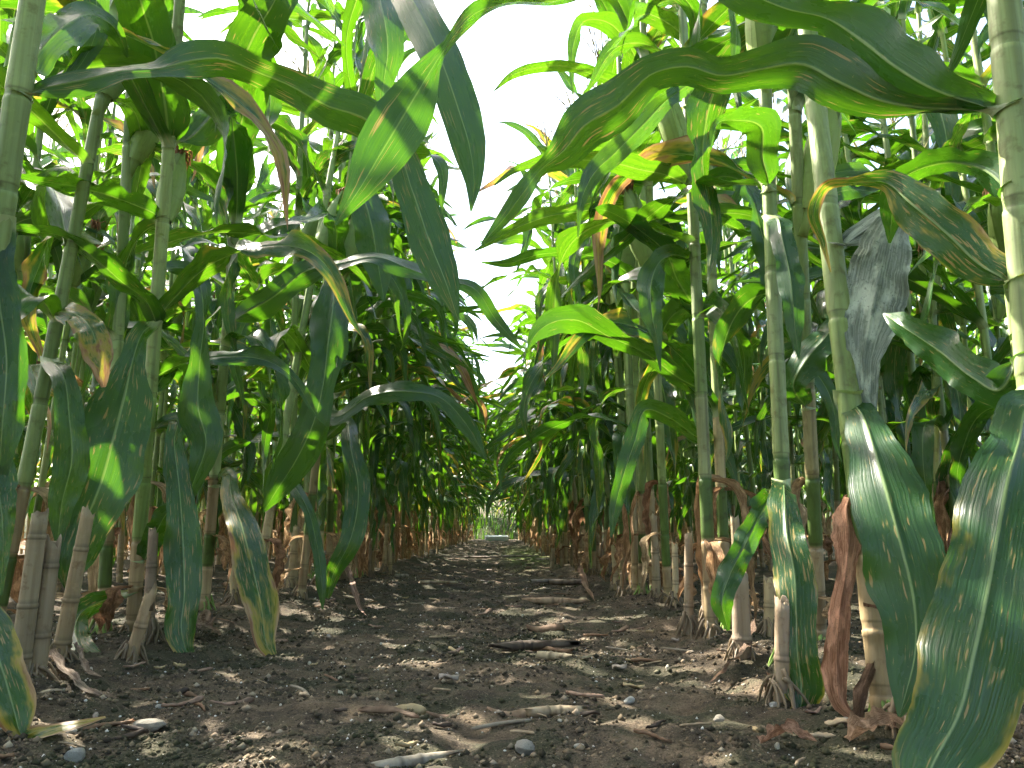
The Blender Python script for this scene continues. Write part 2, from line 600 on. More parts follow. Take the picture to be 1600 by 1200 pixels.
DRY_TINTS = [(0.46, 0.31, 0.17), (0.40, 0.24, 0.125), (0.52, 0.39, 0.23), (0.30, 0.165, 0.09), (0.44, 0.27, 0.14)]
LEAVES = {}
gl = np.random.default_rng(5)
for kind, cnt in (('arch', 12), ('flat', 8), ('up', 6), ('hang', 8), ('dry', 8)):
    for hi in (2, 1, 0):
        L_ = []
        g0 = np.random.default_rng(abs(hash((len(kind), cnt, ord(kind[0])))) % 100000)
        for i in range(cnt):
            o = lib_leaf(np.random.default_rng(1000 * ord(kind[0]) + i), kind, hi)
            if kind == 'dry':
                tcol = np.array(DRY_TINTS[i % 5])
                o.tint = np.tile(tcol, (len(o.V), 1)) * (0.8 + 0.4 * np.random.default_rng(i).random((len(o.V), 1)))
                o.me = make_mesh('dry_leaf', o.V, o.F, M_DRY, o.UV, o.tint)
            else:
                o.tint = None
                o.me = make_mesh('leaf', o.V, o.F, M_LEAF, o.UV)
            L_.append(o)
        LEAVES[kind, hi] = L_


# ------------------------------------------------------------------ stalks
def tube(path, rad, sides, cap=True):
    path = np.asarray(path, float)
    rad = np.asarray(rad, float)
    t, a, b = frame(path, (1, 0.13, 0.05))
    ang = np.arange(sides) * 2 * np.pi / sides
    V = path[:, None, :] + rad[:, None, None] * (np.cos(ang)[None, :, None] * a[:, None, :] + np.sin(ang)[None, :, None] * b[:, None, :])
    V = V.reshape(-1, 3)
    F = grid_faces(len(path), sides, True)
    if cap:
        F.append(tuple(range(sides))[::-1])
        F.append(tuple(range(len(V) - sides, len(V))))
    return V, F


GREEN_A, GREEN_B = np.array([0.21, 0.31, 0.085]), np.array([0.34, 0.43, 0.18])
TAN_A, TAN_B = np.array([0.46, 0.365, 0.21]), np.array([0.34, 0.245, 0.13])
NODE_C = np.array([0.11, 0.085, 0.04])
NODES = np.array([-.05, .035, .095, .18, .30, .455, .615, .775, .935, 1.09, 1.245, 1.395, 1.54, 1.68, 1.81, 1.92, 2.0])


def lib_stalk(seed, hi, H=2.0, r0=0.0118, lean=(0, 0), bow=0.02, tan_top=None):
    g = np.random.default_rng(seed)
    z = NODES * (H / 2.0)
    z = z + np.r_[0, 0, g.normal(0, .004, 5), g.normal(0, .018, len(z) - 7)]
    tan_top = g.uniform(.16, .30) if tan_top is None else tan_top
    ph = g.uniform(0, 6.28)
    top = z[-1]

    def axis(zz, zig=0.0):
        f = np.asarray(zz) / top
        bx = bow * np.sin(np.pi * np.clip(f, 0, 1)) * math.cos(ph)
        by = bow * np.sin(np.pi * np.clip(f, 0, 1)) * math.sin(ph)
        return np.stack([lean[0] * np.asarray(zz) + bx, lean[1] * np.asarray(zz) + by, np.asarray(zz)], -1)

    def rad(zz):
        f = np.clip(zz / top, 0, 1)
        return r0 * (1.0 - .10 * f - .52 * f ** 3)
    P, Rr, C = [], [], []
    for i in range(len(z) - 1):
        z0, z1 = z[i], z[i + 1]
        dz = z1 - z0
        r_, r1 = rad(z0), rad(z1)
        zc = z1 - min(.012, dz * .15)           # sheath mouth, just under the next node
        seg_c = GREEN_A * g.uniform(.85, 1.1) + (GREEN_B - GREEN_A) * g.random()
        low_c = TAN_A + (TAN_B - TAN_A) * g.random()
        gr = np.clip((z0 - tan_top) / .05, 0, 1)
        sheath = low_c * (1 - gr) + seg_c * gr
        if z0 < tan_top and i in (2, 3) and g.random() < .55:
            sheath = np.array([.10, .17, .035])          # bare green internode near the soil
        if hi:
            rows = [(z0 - .0025, r_ * .985, sheath * .88), (z0 - .0005, r_ * 1.015, NODE_C * .25 + sheath * .55), (z0 + .002, r_ * 1.04, sheath * 1.03),
                    (z0 + .012, r_ * 1.04, sheath * 1.05), (z0 + .035, r_ * 1.01, sheath * .97), (z0 + dz * .45, r_ * 1.0, sheath), (z0 + dz * .75, r1 * 1.03, sheath * 1.03),
                    (zc - .006, r1 * 1.06, sheath * 1.08), (zc, r1 * 1.06, sheath * 1.12), (zc + .0008, r1 * .985, sheath * .8), (zc + .003, r1 * .985, sheath * .92)]
            rows = [q for q in rows if q[0] < z1 - .0045]
        else:
            rows = [(z0, r_ * 1.08, NODE_C * .3 + sheath * .6), (z0 + .012, r_, sheath), (zc, r1 * 1.08, sheath * 1.1)]
        for q in rows:
            if not P or q[0] > P[-1] + 1e-4:
                P.append(q[0]); Rr.append(q[1]); C.append(q[2])
    P.append(top + .1); Rr.append(rad(top) * .8); C.append(GREEN_B)
    sides = (16 if hi == 1 else 7) if hi else 5
    V, F = tube(axis(np.array(P)), Rr, sides)
    # a slight groove so the stalk is not a perfect cylinder
    ang = np.tile(np.arange(sides) * 2 * np.pi / sides, len(P))
    ctr = np.repeat(axis(np.array(P)), sides, axis=0)
    V = ctr + (V - ctr) * (1 + .05 * np.cos(2 * ang) + .02 * np.cos(3 * ang + 1))[:, None]
    T_ = np.repeat(np.array(C), sides, axis=0)
    if hi:                                   # overlapping margin of each leaf sheath
        for i_, zz in enumerate(P):
            seg = int(np.searchsorted(z, zz - 1e-4))
            if zz < tan_top:
                continue
            j_ = (5 * seg + seed) % sides + (sides // 2 if seg % 2 else 0)
            q0, q1 = i_ * sides + j_ % sides, i_ * sides + (j_ + 1) % sides
            V[q0] = ctr[q0] + (V[q0] - ctr[q0]) * 1.07
            T_[q0] = T_[q0] * 1.18
            T_[q1] = T_[q1] * .62
    o = Lib()
    o.V, o.F, o.tint = V, F, T_
    o.me = make_mesh('stalk', V, F, M_STALK, None, o.tint)
    o.UV = np.zeros((len(V), 2))
    o.collars = [(z[i + 1] - .012, axis(z[i + 1] - .012), rad(z[i + 1])) for i in range(1, len(z) - 1)]
    o.top = axis(top + .1)
    o.axis = axis
    return o


STALKS = {2: [lib_stalk(100 + i, 1, g_h) for i, g_h in enumerate((2.05, 2.15, 2.2, 2.0, 2.1, 2.25, 1.95, 2.1))],
          0: [lib_stalk(100 + i, 0, g_h) for i, g_h in enumerate((2.05, 2.15, 2.2, 2.0, 2.1, 2.25, 1.95, 2.1))]}
STALKS[1] = [lib_stalk(100 + i, 2, g_h) for i, g_h in enumerate((2.05, 2.15, 2.2, 2.0, 2.1, 2.25, 1.95, 2.1))]


# ------------------------------------------------------------------ ear, silk, tassel, roots
def merge(parts):
    V, F, T, off = [], [], [], 0
    for v, f, t in parts:
        V.append(v)
        F += [tuple(i + off for i in q) for q in f]
        T.append(np.tile(np.asarray(t, float), (len(v), 1)) if np.ndim(t) == 1 else t)
        off += len(v)
    return np.vstack(V), F, np.vstack(T)


def lib_ear(seed):
    g = np.random.default_rng(seed)
    parts = []
    z = np.array([-.06, -.03, 0, .02, .05, .09, .13, .165, .19, .205, .212])
    r = np.array([.009, .010, .013, .021, .0265, .0275, .025, .020, .0135, .009, .005])
    V, F = tube(np.stack([0 * z, 0 * z, z], 1), r, 14)
    gcol = np.array([.27, .38, .12])
    parts.append((V, F, gcol * .9))
    # overlapping husk leaves
    for k in range(6):
        a0 = k * 1.047 * 2.1 + g.uniform(-.2, .2)
        s = np.linspace(0, 1, 10)
        zz = -.012 + s * g.uniform(.20, .235)
        rr = np.interp(zz, z, r) + .0022 + .001 * k / 2 + .010 * np.clip(s - .88, 0, 1) * 4
        wid = 1.25 * (1 - s ** 4) + .05
        us = np.linspace(-1, 1, 5)
        VV = np.stack([np.stack([rr * (1 - .02 * abs(u)) * np.cos(a0 + u * wid), rr * (1 - .02 * abs(u)) * np.sin(a0 + u * wid), zz], 1) for u in us], 1)
        parts.append((VV.reshape(-1, 3), grid_faces(10, 5), gcol * g.uniform(.9, 1.3)))
    V, F, T = merge(parts)
    o = Lib(); o.V, o.F, o.tint = V, F, T
    o.me = make_mesh('ear', V, F, M_EAR, None, T)
    # silk tuft
    parts = []
    for k in range(46):
        a = g.uniform(0, 6.28); rad_ = g.uniform(0, .012)
        ln = g.uniform(.022, .046)
        p0 = np.array([math.cos(a) * rad_ * .6, math.sin(a) * rad_ * .6, .192])
        dr = np.array([math.cos(a) * .28, math.sin(a) * .28, 1.0]) + g.normal(0, .10, 3)
        p1 = p0 + dr * ln * .7
        p2 = p1 + (dr * .8 + np.array([.55, 0, -.5]) + g.normal(0, .22, 3)) * ln * .5
        p3 = p2 + (np.array([.5, 0, -1.2]) + g.normal(0, .25, 3)) * ln * .45
        V, F = tube([p0, p1, p2, p3], [.0026, .0026, .0022, .0010], 3, cap=False)
        parts.append((V, F, np.array([.30, .135, .055]) * g.uniform(.5, 1.5)))
    V, F, T = merge(parts)
    o.sV, o.sF, o.sT = V, F, T
    o.silk = make_mesh('silk', V, F, M_SILK, None, T)
    return o


def lib_tassel(seed, n_=9, sides_=4):
    g = np.random.default_rng(seed)
    parts = []
    for k in range(9):
        ln = .30 if k == 0 else g.uniform(.14, .24)
        a = g.uniform(0, 6.28)
        tilt = 0.05 if k == 0 else g.uniform(.35, .9)
        s = np.linspace(0, 1, n_)
        b = s ** 1.5 * .35 * tilt
        x = ln * (s * math.sin(tilt) * .8 + b * .3)
        z = (0 if k == 0 else g.uniform(0, .08)) + ln * s * math.cos(tilt) - ln * b * .4
        p = np.stack([x * math.cos(a), x * math.sin(a), z], 1)
        r = .0035 * (1 + .5 * np.cos(np.arange(n_) * 3.14)) * (1 - .5 * s)
        V, F = tube(p, r, sides_, cap=sides_ > 3)
        parts.append((V, F, np.array([.40, .36, .17]) * g.uniform(.8, 1.2)))
    V, F, T = merge(parts)
    o = Lib(); o.V, o.F, o.tint = V, F, T
    o.me = make_mesh('tassel', V, F, M_TASSEL, None, T)
    return o


def lib_root(seed, tint):
    g = np.random.default_rng(seed)
    s = np.linspace(0, 1, 8)
    sp = g.uniform(.010, .034)
    z0 = g.uniform(.014, .036)
    p = np.stack([.008 + sp * s ** g.uniform(.7, 1.3), np.interp(s, [0, .35, .7, 1], g.normal(0, .004, 4)), z0 - (z0 + .022) * s ** g.uniform(1.0, 1.6)], 1)
    V, F = tube(p, (.0030 - .0014 * s) * g.uniform(.6, 1.15) * (1 + .12 * g.normal(0, 1, 8)), 6)
    return make_mesh('brace_root', V, F, M_ROOT, None, np.array(tint) * g.uniform(.8, 1.15))


EARS = [lib_ear(i) for i in range(3)]
TASSELS = [lib_tassel(i) for i in range(3)]
TASSELS_FAR = [lib_tassel(i, 4, 3) for i in range(3)]
ROOTS_GREEN = [lib_root(i, (.22, .34, .08)) for i in range(8)]
ROOTS_TAN = [lib_root(i + 9, (.20, .15, .095)) for i in range(8)]


# ------------------------------------------------------------------ plant assembly
def in_sky_gap(px, py):
    """the open wedge of sky over the path"""
    mid = np.interp(py, [0, 250, 420, 600], [815, 800, 788, 785])
    half = np.interp(py, [-200, 0, 250, 420, 560, 640], [150, 120, 85, 58, 34, 14])
    return (np.abs(px - mid) < half) & (py > -200) & (py < 620)


def leaf_ok(pts, dist, g, hero):
    px, py, z = project(pts)
    d = np.linalg.norm(pts - CAMP, axis=1)
    vis = (z > .05) & (px > -60) & (px < 1660) & (py > -60) & (py < 1260)
    if np.any(d < .45):
        return False
    near_lim = 1.4 if hero else 0.95
    if np.any(vis & (d < near_lim)):
        return False
    if dist < 11 and np.any(in_sky_gap(px, py) & vis) and g.random() < (.95 if dist < 3.5 else .84):
        return False
    if dist < 2.2 and np.any(vis & (pts[:, 2] < .30)):
        return False
    # keep the walking strip open low down
    low = (pts[:, 2] < .42) & (pts[:, 0] > ROW_L + .16) & (pts[:, 0] < ROW_R - .16)
    if np.any(low) and g.random() < .8:
        return False
    return True


def plan_plant(g, base, lod, dist, stalk=None, hero=False, skip=(), dry=True, zrot=None, extra=0.0, toward=0):
    """decide stalk, leaves, ear, tassel; everything as local matrices"""
    items = []
    st = stalk or STALKS[lod][g.integers(8)]
    sc = 1.0 if stalk else g.uniform(.93, 1.07)
    zr = (0.0 if stalk else g.uniform(0, 6.283)) if zrot is None else zrot
    if stalk:
        root = Matrix.Translation(base)
    else:
        lean = Euler((g.normal(0, .028), g.normal(0, .028), zr))
        root = Matrix.Translation(base) @ lean.to_matrix().to_4x4() @ Matrix.Diagonal((g.uniform(.85, 1.08),) * 2 + (sc, 1))
    items.append(('stalk', st, Matrix.Identity(4), None))
    plane = g.uniform(0, 3.14)
    n = len(st.collars)
    sidx = 0
    for i, (z, p, r) in enumerate(st.collars):
        if i < 3:
            for _ in range(int(dry) * int(g.choice([0, 1, 1, 2]))):
                lb = LEAVES['dry', lod][g.integers(8)]
                az = g.uniform(0, 6.283)
                m = Matrix.Translation(p) @ Matrix.Rotation(az, 4, 'Z') @ Matrix.Translation((r * .9, 0, 0))
                items.append(('dry_leaf', lb, m @ Matrix.Diagonal((g.uniform(.6, 1), 1, g.uniform(.5, 1.0) * min(1, (z + .04) / .35), 1)), None))
            continue
        if z < .33 and (dry and g.random() < .7):
            lb = LEAVES['dry', lod][g.integers(8)]
            az = g.uniform(0, 6.283)
            m = Matrix.Translation(p) @ Matrix.Rotation(az, 4, 'Z') @ Matrix.Translation((r * .9, 0, 0))
            items.append(('dry_leaf', lb, m @ Matrix.Diagonal((1, 1, min(1, (z + .03) / .42), 1)), None))
            continue
        if i in skip:
            continue
        f = z / st.top[2]
        if f > .72:
            kinds = ['up', 'up', 'flat']
        elif f > .33:
            kinds = ['arch', 'flat', 'flat', 'arch', 'hang']
        else:
            kinds = ['hang', 'hang', 'arch']
        made, want = 0, 1 + (g.random() < extra and f < .75)
        for attempt in range(7 + 2 * (want - 1)):
            kind = kinds[g.integers(len(kinds))]
            lib = LEAVES[kind, lod]
            lb = lib[g.integers(len(lib))]
            az = plane + 3.1416 * (sidx % 2) + g.normal(0, .45 + .25 * attempt)
            if toward and attempt < 2 and f > .2 and g.random() < .38:
                az = (0.0 if toward > 0 else 3.1416) + g.normal(0, .5) - zr
            s_ = g.uniform(.82, 1.08)
            if f < .3:
                s_ *= .85
            m = (Matrix.Translation(p) @ Matrix.Rotation(az, 4, 'Z') @ Matrix.Translation((r * .75, 0, 0)) @
                 Matrix.Rotation(g.normal(0, .12), 4, 'Y') @ Matrix.Diagonal((s_, s_ * g.choice([-1, 1]), s_, 1)))
            W_ = np.array(root @ m)
            pts = lb.spine @ W_[:3, :3].T + W_[:3, 3]
            if np.any(pts[:, 2] < .03):
                continue
            if leaf_ok(pts, dist, g, hero):
                u_ = g.random()
                brown = g.uniform(.0, .16) if f > .35 else g.uniform(.12, .5)
                if u_ < .07:
                    brown = g.uniform(.4, .75)
                c = (brown, g.uniform(0, .5) if g.random() < .7 else g.uniform(.5, 1), g.random())
                items.append(('leaf', lb, m, c))
                made += 1
                plane += 1.3 * (want - made)
                if made >= want:
                    break
        sidx += 1
    if g.random() < .85:
        k = int(np.argmin([abs(c[0] - g.uniform(.85, 1.12)) for c in st.collars]))
        z, p, r = st.collars[k]
        az = g.uniform(0, 6.283)
        e = EARS[g.integers(3)]
        m = (Matrix.Translation(p) @ Matrix.Rotation(az, 4, 'Z') @ Matrix.Translation((r * 1.1, 0, .02)) @ Matrix.Rotation(g.uniform(.2, .42), 4, 'Y') @
             Matrix.Diagonal((g.uniform(.8, 1.05),) * 3 + (1,)))
        W_ = np.array(root @ m)
        if np.linalg.norm(W_[:3, 3] - CAMP) > 1.1:
            items.append(('ear', e, m, None))
    t_ = (TASSELS_FAR if lod == 0 or base[1] < .5 else TASSELS)[g.integers(3)]
    items.append(('tassel', t_, Matrix.Translation(st.top) @ Matrix.Rotation(g.uniform(0, 6.28), 4, 'Z'), None))
    return root, items


def realise(root, items, label, group):
    e = bpy.data.objects.new('corn_plant', None)
    COL.objects.link(e)
    e.empty_display_size = .1
    e.matrix_basis = root
    tag(e, label, 'corn plant', group)
    for name, lb, m, c in items:
        o = add(name, lb.me, e, mat4=m)
        if c is not None:
            o.color = (*c, 1)
        if name == 'ear':
            add('silk', lb.silk, o)
    return e


class Mass:
    def __init__(self):
        self.V, self.F, self.UV, self.T, self.M, self.off = [], [], [], [], [], 0

    def put(self, V, F, UV, tint, mi, M):
        M = np.array(M)
        V = V @ M[:3, :3].T + M[:3, 3]
        self.V.append(V)
        self.F += [tuple(i + self.off for i in q) for q in F]
        self.UV.append(UV if UV is not None else np.zeros((len(V), 2)))
        self.T.append(np.tile(np.asarray(tint, float), (len(V), 1)) if np.ndim(tint) == 1 else tint)
        self.M += [mi] * len(F)
        self.off += len(V)

    def build(self, name, mats):
        me = make_mesh(name, np.vstack(self.V), self.F, None, np.vstack(self.UV), np.vstack(self.T))
        for m in mats:
            me.materials.append(m)
        me.polygons.foreach_set('material_index', np.array(self.M, np.int32))
        return add(name, me)


def ordinal(n):
    return f"{n}{'th' if 10 <= n % 100 <= 20 else {1: 'st', 2: 'nd', 3: 'rd'}.get(n % 10, 'th')}"


# ------------------------------------------------------------------ ground sheet
def axis_coords(lo, hi, fine, limit, grow):
    a = list(np.arange(lo, hi + fine / 2, fine))
    st = fine
    while a[-1] < limit:
        st *= grow
        a.append(a[-1] + st)
    st = fine
    b = [a[0]]
    while b[-1] > -limit:
        st *= grow
        b.append(b[-1] - st)
    return np.array(b[:0:-1] + a)


gx = axis_coords(-1.0, 0.9, 0.011, 400, 1.13)
gyf = [0.45]
st_ = 0.009
while gyf[-1] < 500:
    gyf.append(gyf[-1] + st_)
    st_ *= 1.0105 if gyf[-1] < 14 else 1.15
gyb = [0.45]
st_ = 0.02
while gyb[-1] > -400:
    gyb.append(gyb[-1] - st_)
    st_ *= 1.35
gy = np.array(gyb[:0:-1] + gyf)
GX, GY = np.meshgrid(gx, gy)
GZ = ground_z(GX, GY)
fade = np.clip((14.0 - np.hypot(GX, GY)) / 4, 0, 1)
GZ = GZ * fade
ground_me = make_mesh('ground', np.stack([GX, GY, GZ], -1).reshape(-1, 3), grid_faces(len(gy), len(gx)), M_SOIL)
tag(add('ground', ground_me), kind='structure')

# bank of earth that closes the far end of the path
BX = np.linspace(-14, 14, 90)
BS = np.linspace(0, 1, 12)
bv = []
for s in BS:
    for x in BX:
        yy = 15.2 + s * 4.0
        h = .45 * min(1, s / .22) ** .8 * (1 - max(0, s - .75) * 2.2)
        h += (.12 * float(vnoise(np.array([x * 1.3]), np.array([yy * 1.7]), 7)[0])) * min(1, s * 6)
        bv.append((x, yy, h if 0 < s < 1 else -.05))
tag(add('earth_bank', make_mesh('earth_bank', bv, grid_faces(len(BS), len(BX)), M_BANK)), kind='structure')

wv, wf, wuv, wt = [], [], [], []
gw = np.random.default_rng(9)
for i in range(420):
    x, y = gw.uniform(-1.3, 1.3), 15.0 + gw.random() ** 1.5 * 1.6
    hb = .45 * min(1, max(0, (y - 15.2) / .88)) ** .8 - .02
    a, ln, le = gw.uniform(0, 6.28), gw.uniform(.12, .42), gw.uniform(.1, .6)
    n0 = len(wv)
    for q in range(5):
        f = q / 4
        c_ = np.array([x + math.cos(a) * le * ln * f ** 2, y + math.sin(a) * le * ln * f ** 2, hb + ln * (f - .35 * le * f ** 2)])
        w_ = .010 * (1 - f) + .001
        for sg_ in (-1, 1):
            wv.append(c_ + sg_ * w_ * np.array([-math.sin(a), math.cos(a), 0]))
            wuv.append((.5 + .5 * sg_, f))
            wt.append((gw.uniform(0, .25), .1, .9))
        if q:
            wf.append((n0 + 2 * q - 2, n0 + 2 * q - 1, n0 + 2 * q + 1, n0 + 2 * q))
tag(add('grass', make_mesh('grass', wv, wf, M_LEAF_MASS, wuv, wt)), 'yellow-green grass growing on the bank at the path end', 'grass', kind='stuff')

# ------------------------------------------------------------------ hero plants at the two edges of the path
HERO = []      # (x, y, side)


def hero_stalk(bx, by, up_px, up_py, up_d, H=2.05, r0=.0175, seed=0, **kw):
    base = np.array([bx, by, gz(bx, by)])
    up = at(up_px, up_py, up_d)
    dz = up[2] - base[2]
    lean = ((up[0] - bx) / dz, (up[1] - by) / dz)
    st = lib_stalk(seed, 1, H, r0, lean, bow=.006, **kw)
    return base, st


def base_px(px, py):
    p = on_ground(px, py, .02)
    return float(p[0]), float(p[1])


hero_defs = {
    # key: base (x,y), upper pixel, depth there, height, radius, seed
    'A': ((-.655, .93), (26, 120, .93), 2.05, 0.0160, 301),
    'B': (base_px(207, 985), (262, 250, 1.52), 2.1, 00.0130, 302),
    'B2': (base_px(160, 985), (190, 380, 1.62), 2.0, 00.0118, 303),
    'C': ((-.86, 1.36), (82, 520, 1.38), 1.95, 00.0118, 304),
    'D': (base_px(318, 960), (372, 330, 1.80), 2.05, 00.0120, 305),
    'D2': (base_px(395, 955), (455, 620, 2.1), 2.0, 00.0112, 306),
    'E': (base_px(470, 935), (515, 560, 2.3), 2.0, 00.0112, 307),
    'RA': ((.452, .655), (1575, 180, .66), 2.1, 00.0150, 311),
    'RB': (base_px(1385, 1125), (1310, 440, .93), 2.05, 00.0138, 312),
    'RC': (base_px(1236, 1040), (1212, 470, 1.22), 2.05, 00.0120, 313),
    'RC2': (base_px(1282, 1000), (1263, 560, 1.34), 2.0, 00.0115, 314),
    'RD': (base_px(1112, 990), (1079, 330, 1.60), 2.1, 00.0122, 315),
    'RD2': (base_px(1136, 975), (1118, 470, 1.72), 2.0, 00.0112, 316),
    'RE': (base_px(1044, 945), (1030, 600, 2.0), 2.05, 00.0108, 317),
    'RF': (base_px(1003, 935), (1003, 560, 2.15), 2.0, 00.0105, 318),
}
HP = {}
for k_, (b_, up_, H_, r_, sd_) in hero_defs.items():
    base, st = hero_stalk(b_[0], b_[1], up_[0], up_[1], up_[2], H_, r_, sd_, tan_top={'RB': .19, 'B': .12, 'RA': .1, 'A': .1}.get(k_))
    g = np.random.default_rng(sd_)
    root, items = plan_plant(g, base, 2, base[1], stalk=st, hero=True, dry=k_ not in ('A', 'RA', 'RB', 'RC'))
    HP[k_] = dict(base=base, root=root, items=items, hero=[], x=base[0], y=base[1], st=st)


for k_, z_, az_, e_ in (('RD', 1.00, 3.3, 0), ('RE', .86, 3.6, 1), ('RD2', .98, 2.6, 2), ('B2', 1.02, .5, 1), ('D2', 1.0, .3, 0), ('E', .95, -.4, 2), ('RC2', .75, -.3, 1)):
    st = HP[k_]['st']
    HP[k_]['items'] = [q for q in HP[k_]['items'] if q[0] != 'ear']
    HP[k_]['items'].append(('ear', EARS[e_], Matrix.Translation(st.axis(z_)) @ Matrix.Rotation(az_, 4, 'Z') @ Matrix.Translation((.018, 0, .02)) @ Matrix.Rotation(.26, 4, 'Y'), None))


def hero_leaf(key, pts, brown=.08, spot=.4, tone=.4, ruf=.12, fold=.18, n=52, fold_base=.5, dry=False, name='leaf', jag=.04, seed=None, mat=None, tint=None):
    """blade through photo points (px, py, distance, width px, roll deg)"""
    a = np.array(pts, float)
    P = np.array([at(q[0], q[1], q[2]) for q in a])
    st0 = HP[key]['st']
    bb = np.array(HP[key]['base'])
    cc = bb + np.array(st0.axis(P[0][2] - bb[2]))
    if np.linalg.norm((cc - P[0])[:2]) > .055:          # begin at the stalk itself
        gap = np.linalg.norm((cc - P[0])[:2])
        a = np.vstack([a[0], a])
        zc_ = P[0][2] - .45 * gap
        P = np.vstack([bb + np.array(st0.axis(zc_ - bb[2])), P])
        P[0] += unit(P[1] - P[0]) * .012
    W = a[:, 3] * a[:, 2] / FPX * 1.02
    roll = a[:, 4]
    W[0] = max(W[0], .042)
    W[1] = max(W[1], .036)
    # centripetal parameter, Catmull-Rom
    dl = np.r_[0, np.cumsum(np.linalg.norm(np.diff(P, axis=0), axis=1))]
    tt = np.linspace(0, dl[-1], n)

    def cr(Y):
        Y = np.asarray(Y, float)
        m = np.gradient(Y, dl, axis=0)
        i = np.clip(np.searchsorted(dl, tt, 'right') - 1, 0, len(dl) - 2)
        h = dl[i + 1] - dl[i]
        u = (tt - dl[i]) / h
        if Y.ndim > 1:
            u, h = u[:, None], h[:, None]
        return ((2 * u ** 3 - 3 * u ** 2 + 1) * Y[i] + (u ** 3 - 2 * u ** 2 + u) * h * m[i] +
                (-2 * u ** 3 + 3 * u ** 2) * Y[i + 1] + (u ** 3 - u ** 2) * h * m[i + 1])
    sp = cr(P)
    w = np.maximum(np.interp(tt, dl, W) * .4 + cr(W) * .6, .0015)
    ro = R(1) * np.interp(tt, dl, roll)
    t = unit(np.gradient(sp, axis=0))
    view = unit(sp - CAMP)
    side = unit(np.cross(t, view))
    norm = np.cross(side, t)
    side, norm = side * np.cos(ro)[:, None] + norm * np.sin(ro)[:, None], norm * np.cos(ro)[:, None] - side * np.sin(ro)[:, None]
    s = tt / dl[-1]
    sd0 = seed if seed is not None else int(abs(pts[0][0] * 7 + pts[-1][1] * 13))
    g = np.random.default_rng(sd0)
    fo = fold + fold_base * np.exp(-s / .04)
    V, F, UV = blade(sp, side, norm, w / 2, U9, fo, 1.7 * ruf * np.sin(np.pi * s) ** .6, s, g, edge_noise=jag)
    o0 = P[0]
    st = HP[key]['st']
    b0 = np.array(HP[key]['base'])
    ctr = b0 + np.array(st.axis(o0[2] - b0[2]))
    if np.linalg.norm((ctr - o0)[:2]) < .07:
        dv = sp[int(n * .12)] - ctr
        hug(V, s * .8, U9, ctr, math.atan2(dv[1], dv[0]), .0180 if key in ('A', 'RA', 'RB') else .0150)
    m_ = mat or M_LEAF
    me = make_mesh(name, V - o0, F, m_, UV, tint)
    HP[key]['hero'].append((name, me, o0, (brown, spot, tone, 1)))


# nearest plant by the path's left edge
hero_leaf('A', [(16, 152, .93, 26, 20), (60, 140, .93, 52, 30), (120, 128, .94, 58, 40), (190, 112, .95, 46, 62), (245, 108, .97, 44, 50),
                (300, 94, 1.0, 60, 10), (350, 92, 1.03, 58, 0), (400, 112, 1.06, 50, -18), (450, 132, 1.09, 60, 5), (510, 165, 1.12, 70, 5),
                (570, 185, 1.15, 68, 0), (615, 225, 1.17, 56, -12), (645, 300, 1.17, 62, -8), (672, 380, 1.16, 66, 0), (698, 445, 1.15, 44, 0), (716, 500, 1.15, 4, 0)],
          spot=.75, tone=.35, ruf=.10)
hero_leaf('A', [(38, 120, .94, 20, 0), (70, 70, .98, 60, 20), (110, 35, 1.03, 64, 25), (150, 25, 1.1, 50, 40), (180, 45, 1.15, 30, 30), (200, 90, 1.2, 6, 0)], tone=.9, spot=.2)
hero_leaf('A', [(6, 340, .93, 22, 10), (-10, 400, .92, 60, 0), (0, 480, .92, 56, 0), (10, 560, .92, 60, 10), (4, 660, .92, 55, 0), (-4, 780, .93, 10, 0)], tone=.2, spot=.3)
hero_leaf('A', [(-20, 700, .93, 60, 0), (0, 780, .92, 40, 0), (5, 860, .92, 20, 20), (0, 930, .92, 6, 0)], tone=.8, spot=.8, brown=.3)
hero_leaf('A', [(-60, 940, .9, 40, 0), (-20, 985, .88, 60, 0), (5, 1050, .86, 62, 0), (22, 1110, .85, 56, 0), (34, 1148, .85, 22, -20), (60, 1142, .84, 26, 55), (120, 1130, .84, 20, 60), (165, 1120, .86, 4, 40)],
          brown=.55, spot=.8, tone=.5)
# B: the thick stalk with the foreshortened leaves above it
hero_leaf('B', [(262, 238, 1.53, 30, 0), (262, 205, 1.50, 74, 0), (258, 165, 1.46, 78, 0), (250, 120, 1.42, 72, 0), (238, 60, 1.36, 84, -10), (222, 10, 1.3, 92, -10), (205, -60, 1.25, 80, 0), (190, -160, 1.2, 40, 0)],
          tone=.3, spot=.3, fold=.4)
hero_leaf('B', [(285, 235, 1.55, 24, 0), (315, 200, 1.56, 60, 30), (345, 165, 1.55, 66, 40), (372, 110, 1.5, 72, 10), (400, 50, 1.45, 84, 10), (430, 0, 1.4, 70, 20), (455, -70, 1.4, 30, 0)], tone=.45, spot=.3)
hero_leaf('B', [(252, 338, 1.52, 14, 20), (215, 322, 1.5, 40, 25), (160, 302, 1.44, 50, 55), (100, 288, 1.38, 42, 60), (60, 283, 1.35, 24, 50), (22, 273, 1.33, 3, 30)], tone=.3, spot=.2)
hero_leaf('B', [(250, 520, 1.56, 20, 0), (228, 470, 1.5, 38, 40), (190, 440, 1.44, 46, 50), (150, 405, 1.4, 46, 50), (100, 370, 1.38, 40, 60), (40, 360, 1.36, 24, 60), (0, 352, 1.35, 8, 60)], tone=.3, spot=.3)
